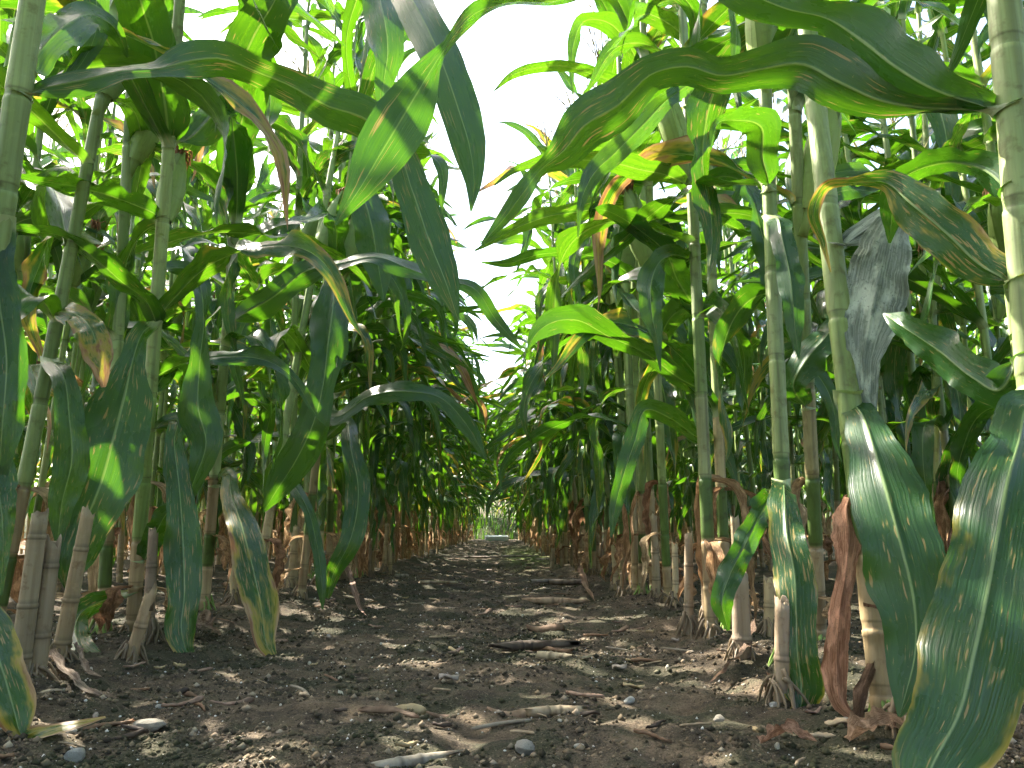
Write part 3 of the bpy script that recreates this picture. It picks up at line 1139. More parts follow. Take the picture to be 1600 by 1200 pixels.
hero_leaf('B', [(236, 500, 1.52, 26, 50), (222, 520, 1.48, 34, 40), (208, 560, 1.44, 40, 10), (194, 620, 1.42, 80, 0), (176, 690, 1.40, 104, 0), (156, 760, 1.38, 96, 0), (132, 820, 1.37, 78, 0), (112, 880, 1.36, 52, 10), (104, 920, 1.36, 5, 0)],
          tone=.15, spot=.75, ruf=.05, fold=.12)
hero_leaf('B', [(275, 655, 1.55, 22, 20), (272, 690, 1.50, 30, 20), (280, 760, 1.46, 38, 0), (286, 850, 1.44, 52, 0), (288, 930, 1.43, 50, 5), (284, 990, 1.42, 40, 10), (294, 1022, 1.42, 26, 40), (320, 1035, 1.40, 6, 40)],
          tone=.15, spot=.9, brown=.32, ruf=.16)
hero_leaf('B', [(225, 880, 1.58, 18, 0), (240, 840, 1.56, 32, 0), (262, 800, 1.54, 30, 0), (282, 775, 1.55, 5, 0)], tone=.9, spot=.1)
hero_leaf('B', [(170, 930, 1.55, 20, 30), (125, 960, 1.46, 34, 10), (120, 1000, 1.38, 40, 0), (150, 1030, 1.32, 30, 40), (190, 1040, 1.29, 24, 60), (222, 1048, 1.27, 18, 40), (234, 1072, 1.26, 3, 0)], tone=.15, spot=.9, brown=.3)
hero_leaf('B', [(290, 420, 1.62, 20, 0), (310, 440, 1.58, 42, 30), (318, 500, 1.55, 26, 60), (312, 570, 1.53, 40, 30), (310, 640, 1.52, 56, 10), (322, 690, 1.52, 50, -10), (300, 760, 1.52, 24, 0), (288, 800, 1.52, 4, 0)], tone=.6, spot=.2)
# C
hero_leaf('C', [(80, 560, 1.36, 18, 20), (100, 590, 1.32, 28, 10), (108, 650, 1.3, 44, 0), (112, 720, 1.3, 48, 0), (96, 790, 1.3, 40, 0), (90, 850, 1.3, 6, 0)], tone=.5, spot=.3)
hero_leaf('C', [(86, 485, 1.36, 16, 10), (120, 492, 1.33, 40, 30), (145, 520, 1.3, 46, 10), (155, 560, 1.3, 40, 0), (162, 605, 1.3, 6, 0)], tone=.6, spot=1.0, brown=.6)
# D
hero_leaf('D', [(372, 322, 1.8, 24, 0), (372, 285, 1.77, 56, 0), (368, 235, 1.72, 62, 0), (380, 180, 1.68, 66, 0), (392, 120, 1.62, 64, 0), (400, 40, 1.55, 70, 0), (420, -60, 1.5, 50, 0)], tone=.2, spot=.2, fold=.35)
hero_leaf('D', [(358, 512, 1.86, 16, 10), (385, 490, 1.84, 44, 20), (430, 462, 1.8, 48, 15), (475, 425, 1.78, 44, 25), (530, 412, 1.76, 32, 60), (590, 402, 1.75, 32, 60), (640, 420, 1.74, 34, 30), (690, 438, 1.72, 18, 40), (740, 450, 1.7, 26, 30), (775, 500, 1.7, 24, 20), (815, 545, 1.7, 3, 0)],
          tone=.3, spot=.2)
hero_leaf('D', [(352, 742, 1.80, 12, 20), (362, 775, 1.66, 30, 10), (380, 830, 1.58, 46, 0), (398, 900, 1.53, 52, 0), (410, 960, 1.5, 46, 0), (416, 1005, 1.48, 28, 0), (434, 1038, 1.47, 4, 0)],
          tone=.3, spot=1.0, brown=.50, ruf=.14)
hero_leaf('D', [(385, 395, 1.85, 14, 0), (405, 370, 1.84, 44, 30), (440, 352, 1.83, 40, 50), (470, 350, 1.82, 10, 50)], tone=.3, spot=.2)
# E and the strips of the left row
hero_leaf('E', [(525, 430, 2.1, 16, 0), (520, 480, 2.0, 58, 5), (512, 540, 1.95, 58, -5), (505, 600, 1.93, 44, 30), (490, 660, 1.92, 52, 0), (462, 720, 1.92, 54, 5), (430, 770, 1.92, 34, 5), (412, 800, 1.92, 4, 0)],
          tone=.35, spot=.1)
hero_leaf('E', [(505, 650, 2.15, 14, 0), (530, 650, 2.1, 28, 50), (575, 620, 2.05, 30, 30), (640, 612, 2.0, 34, 20), (685, 620, 2.0, 26, 30), (730, 665, 2.0, 30, 20), (760, 720, 2.0, 3, 0)], tone=.3, spot=.2)
hero_leaf('E', [(540, 660, 2.2, 14, 0), (548, 700, 2.1, 30, 0), (560, 770, 2.05, 38, 0), (545, 850, 2.0, 34, 0), (520, 900, 2.0, 24, 20), (512, 935, 2.0, 6, 0)], tone=.4, spot=.6)
hero_leaf('D2', [(420, 770, 2.05, 10, 0), (450, 755, 2.0, 16, 30), (478, 790, 1.95, 18, 20), (495, 850, 1.92, 18, 0), (503, 920, 1.9, 14, 0), (504, 952, 1.9, 2, 0)], tone=.8, spot=.2)
# nearest plant by the right edge: two long leaves across the top of the view
hero_leaf('RA', [(1562, 172, .655, 60, 15), (1515, 160, .66, 66, 20), (1460, 140, .67, 76, 20), (1400, 105, .69, 100, 10), (1345, 62, .71, 104, 5), (1290, 28, .73, 60, 25), (1230, 14, .75, 62, 10), (1160, -16, .77, 72, 0), (1080, -60, .8, 60, 0)],
          tone=.25, spot=.1, ruf=.07, fold=.2)
hero_leaf('RA', [(1556, 180, .66, 60, 25), (1500, 172, .67, 44, 50), (1440, 168, .68, 46, 50), (1380, 158, .70, 66, 25), (1310, 128, .72, 88, 5), (1250, 100, .74, 92, 0), (1190, 108, .76, 70, 12), (1130, 118, .78, 62, 15),
                 (1070, 104, .80, 64, 8), (1020, 115, .82, 60, 0), (965, 165, .84, 84, 0), (915, 195, .85, 82, 0), (878, 238, .86, 62, 15), (848, 262, .86, 36, 50), (815, 305, .85, 34, 20), (785, 345, .85, 22, 10), (752, 382, .85, 3, 0)],
          tone=.35, spot=.65, ruf=.08, fold=.16, n=72)
hero_leaf('RA', [(1588, 445, .66, 24, 30), (1540, 420, .68, 56, 10), (1480, 365, .70, 86, 0), (1420, 315, .72, 70, 5), (1380, 284, .74, 34, 30), (1330, 285, .76, 22, 50), (1290, 292, .78, 22, 30), (1272, 330, .79, 22, 0), (1286, 380, .80, 10, 0), (1298, 425, .8, 2, 0)],
          tone=.3, spot=1.0, brown=.50)
hero_leaf('RA', [(1580, 300, .66, 30, 40), (1530, 262, .69, 56, 35), (1470, 255, .72, 52, 50), (1410, 280, .75, 44, 20), (1395, 330, .78, 40, 0), (1390, 380, .8, 4, 0)], tone=.2, spot=.3)
hero_leaf('RA', [(1614, 645, .655, 40, 30), (1602, 640, .62, 60, 30), (1592, 690, .58, 84, 10), (1575, 750, .55, 112, 0), (1558, 840, .535, 122, 0), (1542, 930, .525, 140, 0), (1522, 1020, .515, 138, 0), (1500, 1110, .51, 128, 0), (1455, 1200, .505, 110, 0), (1425, 1290, .5, 10, 0)],
          tone=.3, spot=.5, brown=.40, ruf=.15, fold=.10, n=64)
hero_leaf('RA', [(1592, 560, .66, 40, 20), (1560, 610, .68, 60, 20), (1520, 590, .70, 70, 30), (1470, 550, .73, 66, 20), (1410, 510, .76, 46, 30), (1380, 490, .8, 4, 0)], tone=.1, spot=.5)
# B of the right row
hero_leaf('RB', [(1398, 338, .90, 40, 20), (1385, 380, .90, 86, 10), (1372, 440, .90, 92, 0), (1360, 500, .90, 84, -5), (1350, 560, .90, 56, 0), (1352, 620, .90, 36, 0), (1368, 665, .9, 4, 0)],
          ruf=.16, jag=.07, mat=M_GREYLEAF, tint=np.array([.34, .39, .33]))
hero_leaf('RB', [(1322, 622, .93, 26, 30), (1345, 645, .88, 40, 20), (1365, 700, .83, 78, 0), (1388, 780, .79, 108, 0), (1410, 860, .77, 118, 0), (1428, 940, .76, 112, 0), (1430, 1020, .755, 84, 0), (1415, 1085, .75, 40, 0), (1405, 1120, .75, 5, 0)],
          tone=.15, spot=.4, ruf=.08, fold=.12, brown=.1)
hero_leaf('RB', [(1318, 780, .90, 14, 20), (1326, 830, .88, 22, 10), (1322, 890, .87, 30, 0), (1312, 960, .86, 34, 0), (1308, 1040, .855, 40, 10), (1315, 1100, .85, 30, 20), (1345, 1130, .85, 6, 30)],
          ruf=.20, jag=.12, fold=.5, mat=M_DRY, tint=np.array([.50, .27, .17]), name='dry_leaf')
hero_leaf('RB', [(1366, 950, .88, 12, 20), (1390, 980, .86, 16, 50), (1372, 1020, .86, 20, 0), (1345, 1090, .85, 24, 10), (1338, 1140, .85, 20, 0)], ruf=.25, jag=.15, fold=.7, n=30, mat=M_DRY, tint=np.array([.22, .14, .09]), name='dry_leaf')
# C of the right row
hero_leaf('RC', [(1224, 752, 1.19, 30, 50), (1226, 780, 1.08, 44, 20), (1230, 840, 1.03, 56, 0), (1242, 900, 1.0, 58, 0), (1244, 960, .985, 58, 0), (1246, 1020, .975, 62, 0), (1252, 1080, .97, 60, 0), (1250, 1108, .965, 34, 30), (1225, 1120, .96, 8, 40)],
          tone=.25, spot=1.0, brown=.40, ruf=.12)
hero_leaf('RC', [(1208, 770, 1.16, 14, 40), (1190, 800, 1.12, 28, 30), (1165, 850, 1.1, 36, 10), (1140, 900, 1.09, 36, 0), (1128, 940, 1.08, 34, 0), (1138, 985, 1.08, 6, 0)], tone=.3, spot=.4, ruf=.2)
hero_leaf('RC', [(1205, 290, 1.2, 30, 0), (1192, 250, 1.19, 52, 0), (1190, 200, 1.16, 64, 0), (1150, 188, 1.13, 40, 50), (1120, 195, 1.1, 20, 60), (1110, 230, 1.1, 3, 0)], tone=.3, spot=.2, fold=.4)
hero_leaf('RC', [(1216, 330, 1.2, 20, 0), (1222, 370, 1.17, 34, 0), (1236, 440, 1.14, 40, 0), (1242, 510, 1.13, 26, 0), (1248, 560, 1.13, 3, 0)], tone=.2, spot=.1)
hero_leaf('RC2', [(1262, 640, 1.34, 30, 30), (1240, 600, 1.3, 44, 30), (1262, 560, 1.28, 56, 20), (1295, 520, 1.27, 46, 30), (1318, 470, 1.27, 6, 0)], tone=.3, spot=.2)
# D of the right row
hero_leaf('RD', [(1080, 408, 1.6, 16, 20), (1056, 398, 1.57, 34, 55), (1030, 410, 1.54, 40, 20), (1018, 440, 1.52, 44, 5), (1018, 485, 1.5, 36, 0), (1028, 540, 1.5, 12, 0), (1032, 580, 1.5, 2, 0)], tone=1.0, spot=.2)
hero_leaf('RD', [(1098, 612, 1.62, 14, 10), (1060, 590, 1.58, 34, 30), (1005, 550, 1.54, 40, 45), (950, 525, 1.5, 44, 40), (900, 500, 1.48, 50, 10), (860, 505, 1.46, 42, 0), (835, 525, 1.45, 20, 0), (825, 545, 1.45, 3, 0)], tone=.3, spot=.2)
hero_leaf('RD', [(1075, 290, 1.6, 16, 20), (1045, 275, 1.57, 40, 40), (1000, 265, 1.52, 42, 20), (960, 255, 1.48, 40, 30), (900, 250, 1.44, 34, 30), (850, 255, 1.42, 24, 20), (812, 260, 1.4, 3, 0)], tone=.9, spot=.2)
hero_leaf('RD', [(1095, 130, 1.55, 12, 0), (1050, 150, 1.48, 30, 10), (1005, 195, 1.42, 38, 0), (960, 240, 1.38, 40, 0), (925, 275, 1.36, 30, 0), (908, 315, 1.35, 14, 0), (903, 370, 1.35, 2, 0)], tone=.8, spot=.3)
hero_leaf('RD2', [(1120, 490, 1.72, 14, 10), (1090, 480, 1.68, 40, 30), (1060, 440, 1.64, 52, 10), (1040, 395, 1.6, 40, 30), (1000, 360, 1.58, 40, 40), (950, 330, 1.56, 30, 40), (930, 325, 1.55, 3, 0)], tone=.3, spot=.2)
hero_leaf('RD2', [(1115, 690, 1.72, 12, 10), (1085, 680, 1.66, 30, 40), (1050, 655, 1.62, 36, 40), (1010, 640, 1.6, 34, 20), (992, 690, 1.58, 32, 20), (975, 740, 1.57, 28, 10), (962, 790, 1.57, 20, 0), (955, 840, 1.57, 3, 0)], tone=.15, spot=.5)
# leaf arching over the path from a plant of the right row, its blade hanging in mid view
hero_leaf('RD', [(1088, 40, 1.5, 14, 20), (1010, -40, 1.3, 50, 40), (930, -20, 1.1, 46, 60), (860, 2, .95, 40, 65), (790, 4, .86, 36, 60), (738, 24, .80, 40, 35), (695, 76, .76, 30, 55), (655, 140, .73, 74, 5), (622, 195, .72, 92, 0), (592, 245, .715, 80, 0), (562, 295, .71, 46, 0), (540, 328, .71, 22, 0), (524, 352, .71, 3, 0)],
          tone=.15, spot=.6, ruf=.05, fold=.14, n=64)
# blades hanging from the left row into the sky gap
hero_leaf('D', [(520, -120, 1.7, 30, 0), (600, -60, 1.5, 60, 0), (650, 10, 1.38, 66, 5), (688, 90, 1.32, 70, 0), (716, 170, 1.3, 66, 0), (735, 235, 1.29, 56, 0), (741, 280, 1.29, 30, 0), (736, 330, 1.29, 3, 0)], tone=.35, spot=.5)
hero_leaf('E', [(545, 40, 2.0, 20, 0), (575, -40, 1.9, 50, 0), (596, 10, 1.8, 66, 0), (606, 80, 1.75, 58, 10), (598, 150, 1.73, 26, 40), (606, 220, 1.72, 3, 0)], tone=.4, spot=.4)
hero_leaf('E', [(535, 330, 2.2, 18, 0), (560, 300, 2.1, 46, 20), (580, 350, 2.05, 60, 0), (590, 410, 2.05, 50, 0), (600, 470, 2.05, 5, 0)], tone=.8, spot=.2)

hero_leaf('RE', [(1012, 140, 2.0, 10, 0), (975, 132, 1.95, 26, 40), (930, 118, 1.9, 26, 50), (885, 104, 1.86, 24, 30), (840, 106, 1.84, 20, 20), (800, 118, 1.83, 12, 0), (772, 142, 1.83, 2, 0)], tone=.8, spot=.3)
hero_leaf('RF', [(1000, 110, 2.15, 10, 0), (985, 75, 2.05, 34, 20), (955, 38, 2.0, 40, 10), (915, 32, 1.96, 28, 50), (896, 70, 1.94, 20, 10), (893, 110, 1.94, 10, 0), (895, 148, 1.94, 2, 0)], tone=.7, spot=.2)
hero_leaf('RE', [(1015, 330, 2.0, 10, 0), (970, 318, 1.94, 28, 30), (910, 330, 1.9, 34, 20), (850, 340, 1.86, 30, 20), (795, 362, 1.84, 20, 20), (742, 392, 1.83, 2, 0)], tone=1.0, spot=.4)
hero_leaf('RF', [(1002, 445, 2.1, 10, 0), (960, 412, 2.05, 26, 40), (900, 396, 2.0, 28, 50), (840, 398, 1.96, 24, 40), (790, 412, 1.94, 14, 20), (752, 410, 1.94, 2, 0)], tone=.2, spot=.2)
hero_leaf('RF', [(1000, 260, 2.1, 10, 0), (960, 246, 2.05, 24, 30), (900, 244, 2.0, 26, 30), (845, 252, 1.96, 20, 20), (800, 268, 1.95, 10, 0), (772, 290, 1.95, 2, 0)], tone=.9, spot=.2)

# ------------------------------------------------------------------ the rows
GROUP_L = 'corn plants along the left edge of the path'
GROUP_R = 'corn plants along the right edge of the path'
cands = []                                    # x, y, row, side
for k_, h in HP.items():
    cands.append((h['x'], h['y'], 0, 'left' if h['x'] < 0 else 'right', k_))


def row_positions(x00, y0, y1, g, gap):
    x0 = x00
    y = y0
    while y < y1:
        x0 = x00 + (math.copysign(.04, -x00) if y > 3.2 and abs(x00) < .8 else 0)
        yield x0 + g.normal(0, .035), y
        if g.random() < .3:
            yield x0 + g.normal(0, .04), y + g.uniform(.04, .07)
        y += g.uniform(gap * .75, gap * 1.3)


gr = np.random.default_rng(21)
for side, rows in (('left', ROWS_LEFT), ('right', ROWS_RIGHT)):
    for r_i, x0 in enumerate(rows):
        y0 = {('left', 0): 2.55, ('right', 0): 2.3}.get((side, r_i), max(.9, abs(x0) * 1.0 + .1))
        for x, y in row_positions(x0, y0, 14.9 if r_i < 2 else 13.5, gr, .145 if r_i == 0 else (.20 if r_i < 3 else .25)):
            cands.append((x, y, r_i, side, None))
# unseen corn beside and behind the camera, added to cast shade on the view
near_shade = [(x, y, 8, 'behind', None) for x0 in ROWS_LEFT[:3] + ROWS_RIGHT[:2] for x, y in row_positions(x0, -1.2, .40 if abs(x0) < .8 else abs(x0), gr, .33)]
near_shade += [(-.80, 1.12, 8, 'behind', None), (-.74, .72, 8, 'behind', None), (.60, .62, 8, 'behind', None)]
far = [(x, 18.0 + gr.uniform(-.5, 1.8), 9, 'far', None) for x in np.arange(-5, 5, .22)] + [(x, 15.5 + gr.uniform(-.3, .8), 9, 'far', None) for x in (-1.6, -1.2, -.85, -.6, .6, .9, 1.3, 1.6)] + [(x, 16.6 + gr.uniform(-.3, .5), 9, 'far', None) for x in np.arange(-1.5, 1.5, .13)]  # short stands of corn on and beyond the bank


def score(c):
    return -c[1] - (0 if c[2] == 0 else 1.6 * c[2])


row1 = [c for c in cands if c[2] == 0]
rest = sorted([c for c in cands if c[2] > 0], key=score, reverse=True)
N_IND = 296
ind = row1 + rest[:N_IND - len(row1)]
massc = rest[N_IND - len(row1):] + far + near_shade
order = {}
for side in ('left', 'right'):
    for r_i in range(6):
        for k, c in enumerate(sorted([c for c in ind if c[3] == side and c[2] == r_i], key=lambda c: c[1])):
            order[c] = k + 1
ROWW = ['first', 'second', 'third', 'fourth', 'fifth', 'sixth']
HERO_LABEL = {
    'A': 'thick pale corn stalk at the left picture edge, its twisted leaf crossing stalks behind',
    'B': 'corn plant with thick pale stalk, broad glossy leaf and green roots behind cut stumps',
    'RA': 'thick corn stalk at the right picture edge with long wavy leaves across the top',
    'RB': 'leaning corn plant with torn grey leaf and reddish dead leaf by the right edge',
    'RC': 'corn plant whose mottled brown-spotted leaf hangs straight down to the soil, path right side',
    'D': 'corn plant with hanging yellow and brown blotched leaf at the left path edge',
    'RD': 'pale corn stalk with bright green folded leaf and green brace roots, path right side',
}
n_obj = 0
for c in ind:
    x, y, r_i, side, key = c
    if key:
        h = HP[key]
        root, items = h['root'], h['items']
    else:
        g = np.random.default_rng(int(abs(x) * 9973 + y * 7919) % 1000003)
        dd = math.hypot(x, y)
        lod = 2 if (y < 3.2 and r_i == 0) else (1 if dd < 6.5 else 0)
        root, items = plan_plant(g, Vector((x, y, gz(x, y) * max(0, min(1, (14 - y) / 4)))), lod, y if r_i == 0 else max(y, 3.6), dry=True, extra=(.15 if y < 2.4 else (.85 if y < 6 else .45)) if r_i == 0 else .75, toward=(1 if side == 'left' else -1) if r_i == 0 and y > 2.2 else 0)
    if r_i == 0:
        label = f'tall corn plant, {ordinal(order[c])} from the camera in the row along the path\'s {side} side'
        group = GROUP_L if side == 'left' else GROUP_R
    else:
        label = f'corn plant {ordinal(order[c])} from the camera in the {ROWW[r_i]} row back, {side} of the path'
        group = f'corn plants in the rows behind, {side} of the path'
    e = realise(root, items, HERO_LABEL.get(key, label) if key else label, group)
    if key:
        for name, me, o0, col in h['hero']:
            o = add(name, me, e, loc=tuple(o0 - np.array(h['base'])))
            o.color = col
    if y < 3.6 and r_i == 0 and key not in ('A', 'RA'):
        g = np.random.default_rng(int(y * 5000))
        kinds = ROOTS_GREEN if g.random() < .6 else ROOTS_TAN
        for j in range(15):
            s_ = g.uniform(.75, 1.2)
            add('brace_root', kinds[g.integers(8)], e, loc=(0, 0, -.004), rot=(0, 0, j * .419 + g.uniform(-.2, .2)), scale=(s_, s_, s_ * g.uniform(.8, 1.2)))

mass = Mass()
for c in massc:
    x, y, r_i, side, key = c
    g = np.random.default_rng(int(abs(x) * 9973 + y * 7919) % 1000003)
    zb = -.15 if side == 'far' else 0
    root, items = plan_plant(g, Vector((x, y, zb)), 1 if side == 'behind' else 0, 1 if side == 'behind' else 9, hero=side == 'behind', extra=.35 if side not in ('behind', 'far') else .3)
    for name, lb, m, col in items:
        M4 = root @ m
        if name == 'leaf':
            mass.put(lb.V, lb.F, lb.UV, col, 0, M4)
        elif name == 'dry_leaf':
            mass.put(lb.V, lb.F, lb.UV, lb.tint, 2, M4)
        elif name in ('stalk', 'tassel'):
            mass.put(lb.V, lb.F, None, lb.tint, 1, M4)
tag(mass.build('corn_field', [M_LEAF_MASS, M_STALK, M_DRY]), 'dense mass of distant corn filling the rows behind, plus unseen near plants added for shade', 'corn field', kind='stuff')

# ------------------------------------------------------------------ cut stumps of an earlier crop
def stump_mesh(seed, h, r0, lean, tint, cut, roots=True):
    g = np.random.default_rng(seed)
    nodes = np.cumsum(g.uniform(.055, .095, 8)) - .03
    P, Rr, C = [-.03], [r0 * 1.05], [np.array(tint) * .7]
    for z in [q for q in nodes if q < h - .02]:
        for dz, k, cm in ((-.010, 1.0, 1), (-.003, 1.01, .95), (-.0012, 1.07, .45), (.0012, 1.085, .8), (.004, 1.05, .9), (.006, .97, .62), (.012, .985, .98)):
            if z + dz > P[-1] + .001:
                P.append(z + dz); Rr.append(r0 * k * (1 - .25 * (z + dz) / max(h, .2))); C.append(np.array(tint) * cm * g.uniform(.9, 1.1))
    for z in (h - .012, h):
        if z > P[-1] + .001:
            P.append(z); Rr.append(r0 * (1 - .25 * z / max(h, .2))); C.append(np.array(tint) * 1.05)
    P = np.array(P)
    ax = np.stack([lean[0] * P, lean[1] * P, P], 1)
    sides = 12 if roots else 8
    V, F = tube(ax, Rr, sides, cap=False)
    # slanted, splintered cut and a hollow top
    top = slice(len(V) - sides, len(V))
    ang = np.arange(sides) * 2 * np.pi / sides
    V[top, 2] += cut * .6 * np.cos(ang + g.uniform(0, 6)) + g.normal(0, .0035, sides) + (g.random(sides) < .2) * .008
    ctr = ax[-1]
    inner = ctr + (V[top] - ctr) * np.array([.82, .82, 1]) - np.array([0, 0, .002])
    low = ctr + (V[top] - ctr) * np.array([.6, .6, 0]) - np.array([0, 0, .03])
    n0 = len(V)
    V = np.vstack([V, inner, low])
    for j in range(sides):
        k = (j + 1) % sides
        F.append((n0 - sides + j, n0 - sides + k, n0 + k, n0 + j))
        F.append((n0 + j, n0 + k, n0 + sides + k, n0 + sides + j))
    F.append(tuple(n0 + sides + j for j in range(sides)))
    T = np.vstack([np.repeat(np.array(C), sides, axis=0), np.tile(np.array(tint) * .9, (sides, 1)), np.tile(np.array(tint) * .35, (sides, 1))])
    return make_mesh('stem', V, F, M_STUMP, None, T)


def stump(x, y, h, r0, lean, label, group, seed, tint=(.40, .31, .215), cut=.008, roots=True):
    e = bpy.data.objects.new('corn_stump', None)
    COL.objects.link(e)
    e.location = (x, y, gz(x, y))
    tag(e, label, 'stump', group)
    add('stem', stump_mesh(seed, h, r0, lean, tuple(np.array(tint) * 1.12), cut, roots), e)
    g = np.random.default_rng(seed)
    if roots:
        for j in range(14):
            s_ = g.uniform(.8, 1.15)
            add('brace_root', ROOTS_TAN[g.integers(8)], e, rot=(0, 0, j * .45 + g.uniform(-.2, .2)), scale=(s_, s_, s_))
    return e


def lean_to(b, px, py, h):
    """lean so that a stem from base b of height h ends at photo pixel px,py"""
    q = at(px, py, b[1])
    return ((q[0] - b[0]) / max(h, .05), 0.0)


sg = 'dry cut corn stumps'
for i, (bx_, by_, tx_, ty_, r_, lab, cut, tn) in enumerate([
    (28, 1062, 62, 808, .0140, 'tall split grey cut corn stump at the left edge, front one of a pair', .012, (.36, .295, .19)),
    (55, 1058, 84, 845, .0130, 'grey cut corn stump just behind the split stump at the left edge', .006, (.28, .225, .15)),
    (92, 1030, 138, 800, .0130, 'leaning tan cut corn stump in front of the broad glossy leaf', .010, (.38, .30, .18)),
    (90, 930, 86, 752, .0125, 'tan cut corn stump standing farther back behind the leaning stump', .005, (.36, .265, .155)),
    (230, 1000, 240, 830, .0115, 'dark weathered corn stump between the thick green stalks', .006, (.22, .165, .12)),
    (1418, 1150, 1424, 976, .0125, 'grey hollow cut corn stump beside the large spotted leaf, right edge', .022, (.30, .235, .145)),
    (1160, 1030, 1156, 905, .0150, 'grey weathered corn stump with layered roots before the hanging spotted leaf', .012, (.27, .215, .16)),
    (1076, 985, 1076, 835, .0105, 'slim grey cut corn stump beside the green-rooted corn plant', .004, (.36, .28, .20)),
    (1222, 1085, 1222, 940, .0100, 'thin grey corn stump with pale roots behind the mottled leaf', .006, (.30, .235, .17)),
    (205, 1020, 236, 925, .0110, 'short splayed tan sheath stub among the green brace roots', .018, (.44, .32, .19)),
]):
    b = base_px(bx_, by_)
    top_ = at(tx_, ty_, b[1])
    h_ = top_[2] - gz(*b)
    stump(b[0], b[1], h_, r_, lean_to(b, tx_, ty_, h_), lab, sg, 700 + i, tn, cut)
g = np.random.default_rng(77)
cnt = {'left': 0, 'right': 0}
for side, x0, ys in (('left', ROW_L, np.concatenate([np.arange(1.85, 6, .15), np.arange(6, 13.5, .22)])), ('right', ROW_R, np.concatenate([np.arange(1.45, 6, .15), np.arange(6, 13.5, .22)]))):
    for y in ys:
        yy = y + g.uniform(-.08, .08)
        xx = x0 + g.normal(0, .05) + (math.copysign(.04, -x0) if yy > 3.2 else 0)
        cnt[side] += 1
        tn = np.array([(.46, .37, .23), (.40, .31, .19), (.27, .205, .135)][g.integers(3)]) * g.uniform(.85, 1.1)
        stump(xx, yy, g.uniform(.08, .25), g.uniform(.008, .0125), (g.normal(0, .06), g.normal(0, .06)),
              f'dry cut corn stump, {ordinal(cnt[side])} of those along the {side} row past the big ones', sg, 800 + int(yy * 100), tuple(tn), g.uniform(.002, .012), roots=yy < 4)

# ------------------------------------------------------------------ things lying on the soil
def lay(name, me, px, py, yaw, label, cat, group=None, lift=0.0, tilt=(0, 0), scale=1.0):
    p = on_ground(px, py, 0.0)
    o = add(name, me, loc=(p[0], p[1], gz(p[0], p[1]) + lift), rot=(tilt[0], tilt[1], yaw), scale=(scale,) * 3)
    tag(o, label, cat, group)
    return o


def stick_mesh(seed, ln, r, tint, bend=.05, nodes=True, rag=.15):
    g = np.random.default_rng(seed)
    n = 14
    s = np.linspace(-.5, .5, n)
    x = s * ln
    p = np.stack([x, bend * ln * np.cos(s * 3) - bend * ln * .6, 0 * x], 1)
    rr = r * (1 - .15 * s) * np.ones(n)
    C = np.tile(np.array(tint), (n, 1)) * g.uniform(.88, 1.12, (n, 1))
    if nodes:
        for q in (4, 9):
            rr[q] *= 1.18
            C[q] *= .45
    rr[0] *= .85; rr[-1] *= .8
    sides = 9
    V, F = tube(p, rr, sides)
    V[:sides, 0] -= np.abs(g.normal(0, rag * r * 3, sides))
    V[-sides:, 0] += np.abs(g.normal(0, rag * r * 3, sides))
    V[:, 2] = V[:, 2] * .85
    return make_mesh('stick', V, F, M_STUMP, None, np.repeat(C, sides, axis=0))


def chip_mesh(seed, ln, wd, tint, curl=.5, th=.0022, wave=.25):
    """a curled scrap of husk or bark with real thickness"""
    g = np.random.default_rng(seed)
    n, m = 9, 5
    s = np.linspace(-.5, .5, n)
    us = np.linspace(-1, 1, m)
    w = wd * .5 * (1 - (2 * np.abs(s)) ** g.uniform(2, 6) * .75) * (1 + g.normal(0, .08, n))
    top = np.zeros((n, m, 3))
    for j, u in enumerate(us):
        top[:, j, 0] = s * ln + g.normal(0, .02 * ln, n) * (abs(s) > .4)
        top[:, j, 1] = u * w * math.cos(curl * abs(u)) + .08 * ln * np.sin(s * 4 + seed)
        top[:, j, 2] = wd * .35 * curl * (1 - u * u) * 1.2 + wave * wd * .5 * np.sin(s * 6 + seed + u) + g.normal(0, .0006, n)
    top[:, :, 2] -= top[:, :, 2].min()
    bot = top - np.array([0, 0, th])
    V = np.vstack([top.reshape(-1, 3), bot.reshape(-1, 3)])
    F = grid_faces(n, m)
    k = n * m
    F += [tuple(i + k for i in q[::-1]) for q in grid_faces(n, m)]
    ring = [i for i in range(m)] + [i * m + m - 1 for i in range(1, n)] + [(n - 1) * m + j for j in range(m - 2, -1, -1)] + [i * m for i in range(n - 2, 0, -1)]
    for a, b in zip(ring, ring[1:] + ring[:1]):
        F.append((b, a, a + k, b + k))
    return make_mesh('chip', V, F, M_STUMP, None, np.array(tint) * g.uniform(.8, 1.2, (len(V), 1)))


def strip_mesh(seed, pts, w, tint):
    """a long withered leaf lying on the ground along world points"""
    g = np.random.default_rng(seed)
    P = np.array(pts, float)
    dl = np.r_[0, np.cumsum(np.linalg.norm(np.diff(P, axis=0), axis=1))]
    n = 26
    tt = np.linspace(0, dl[-1], n)
    sp = np.stack([np.interp(tt, dl, P[:, i]) for i in range(3)], 1)
    sp = (np.roll(sp, 1, 0) + 2 * sp + np.roll(sp, -1, 0)) / 4 if n > 4 else sp
    sp[0], sp[-1] = P[0], P[-1]
    t, side, norm = frame(sp, (0.3, 1, 0.1))
    s = tt / dl[-1]
    tw = .5 * np.sin(5 * s + seed) + .3
    side, norm = side * np.cos(tw)[:, None] + norm * np.sin(tw)[:, None], norm * np.cos(tw)[:, None] - side * np.sin(tw)[:, None]
    V, F, UV = blade(sp, side, norm, w / 2 * width_profile(s), U5, .35 + .3 * np.sin(6 * s), .35 * np.ones(n), s, g, edge_noise=.4)
    V = V - P[0]
    return make_mesh('strip', V, F, M_DRY, UV, np.array(tint) * g.uniform(.75, 1.2, (len(V), 1)))


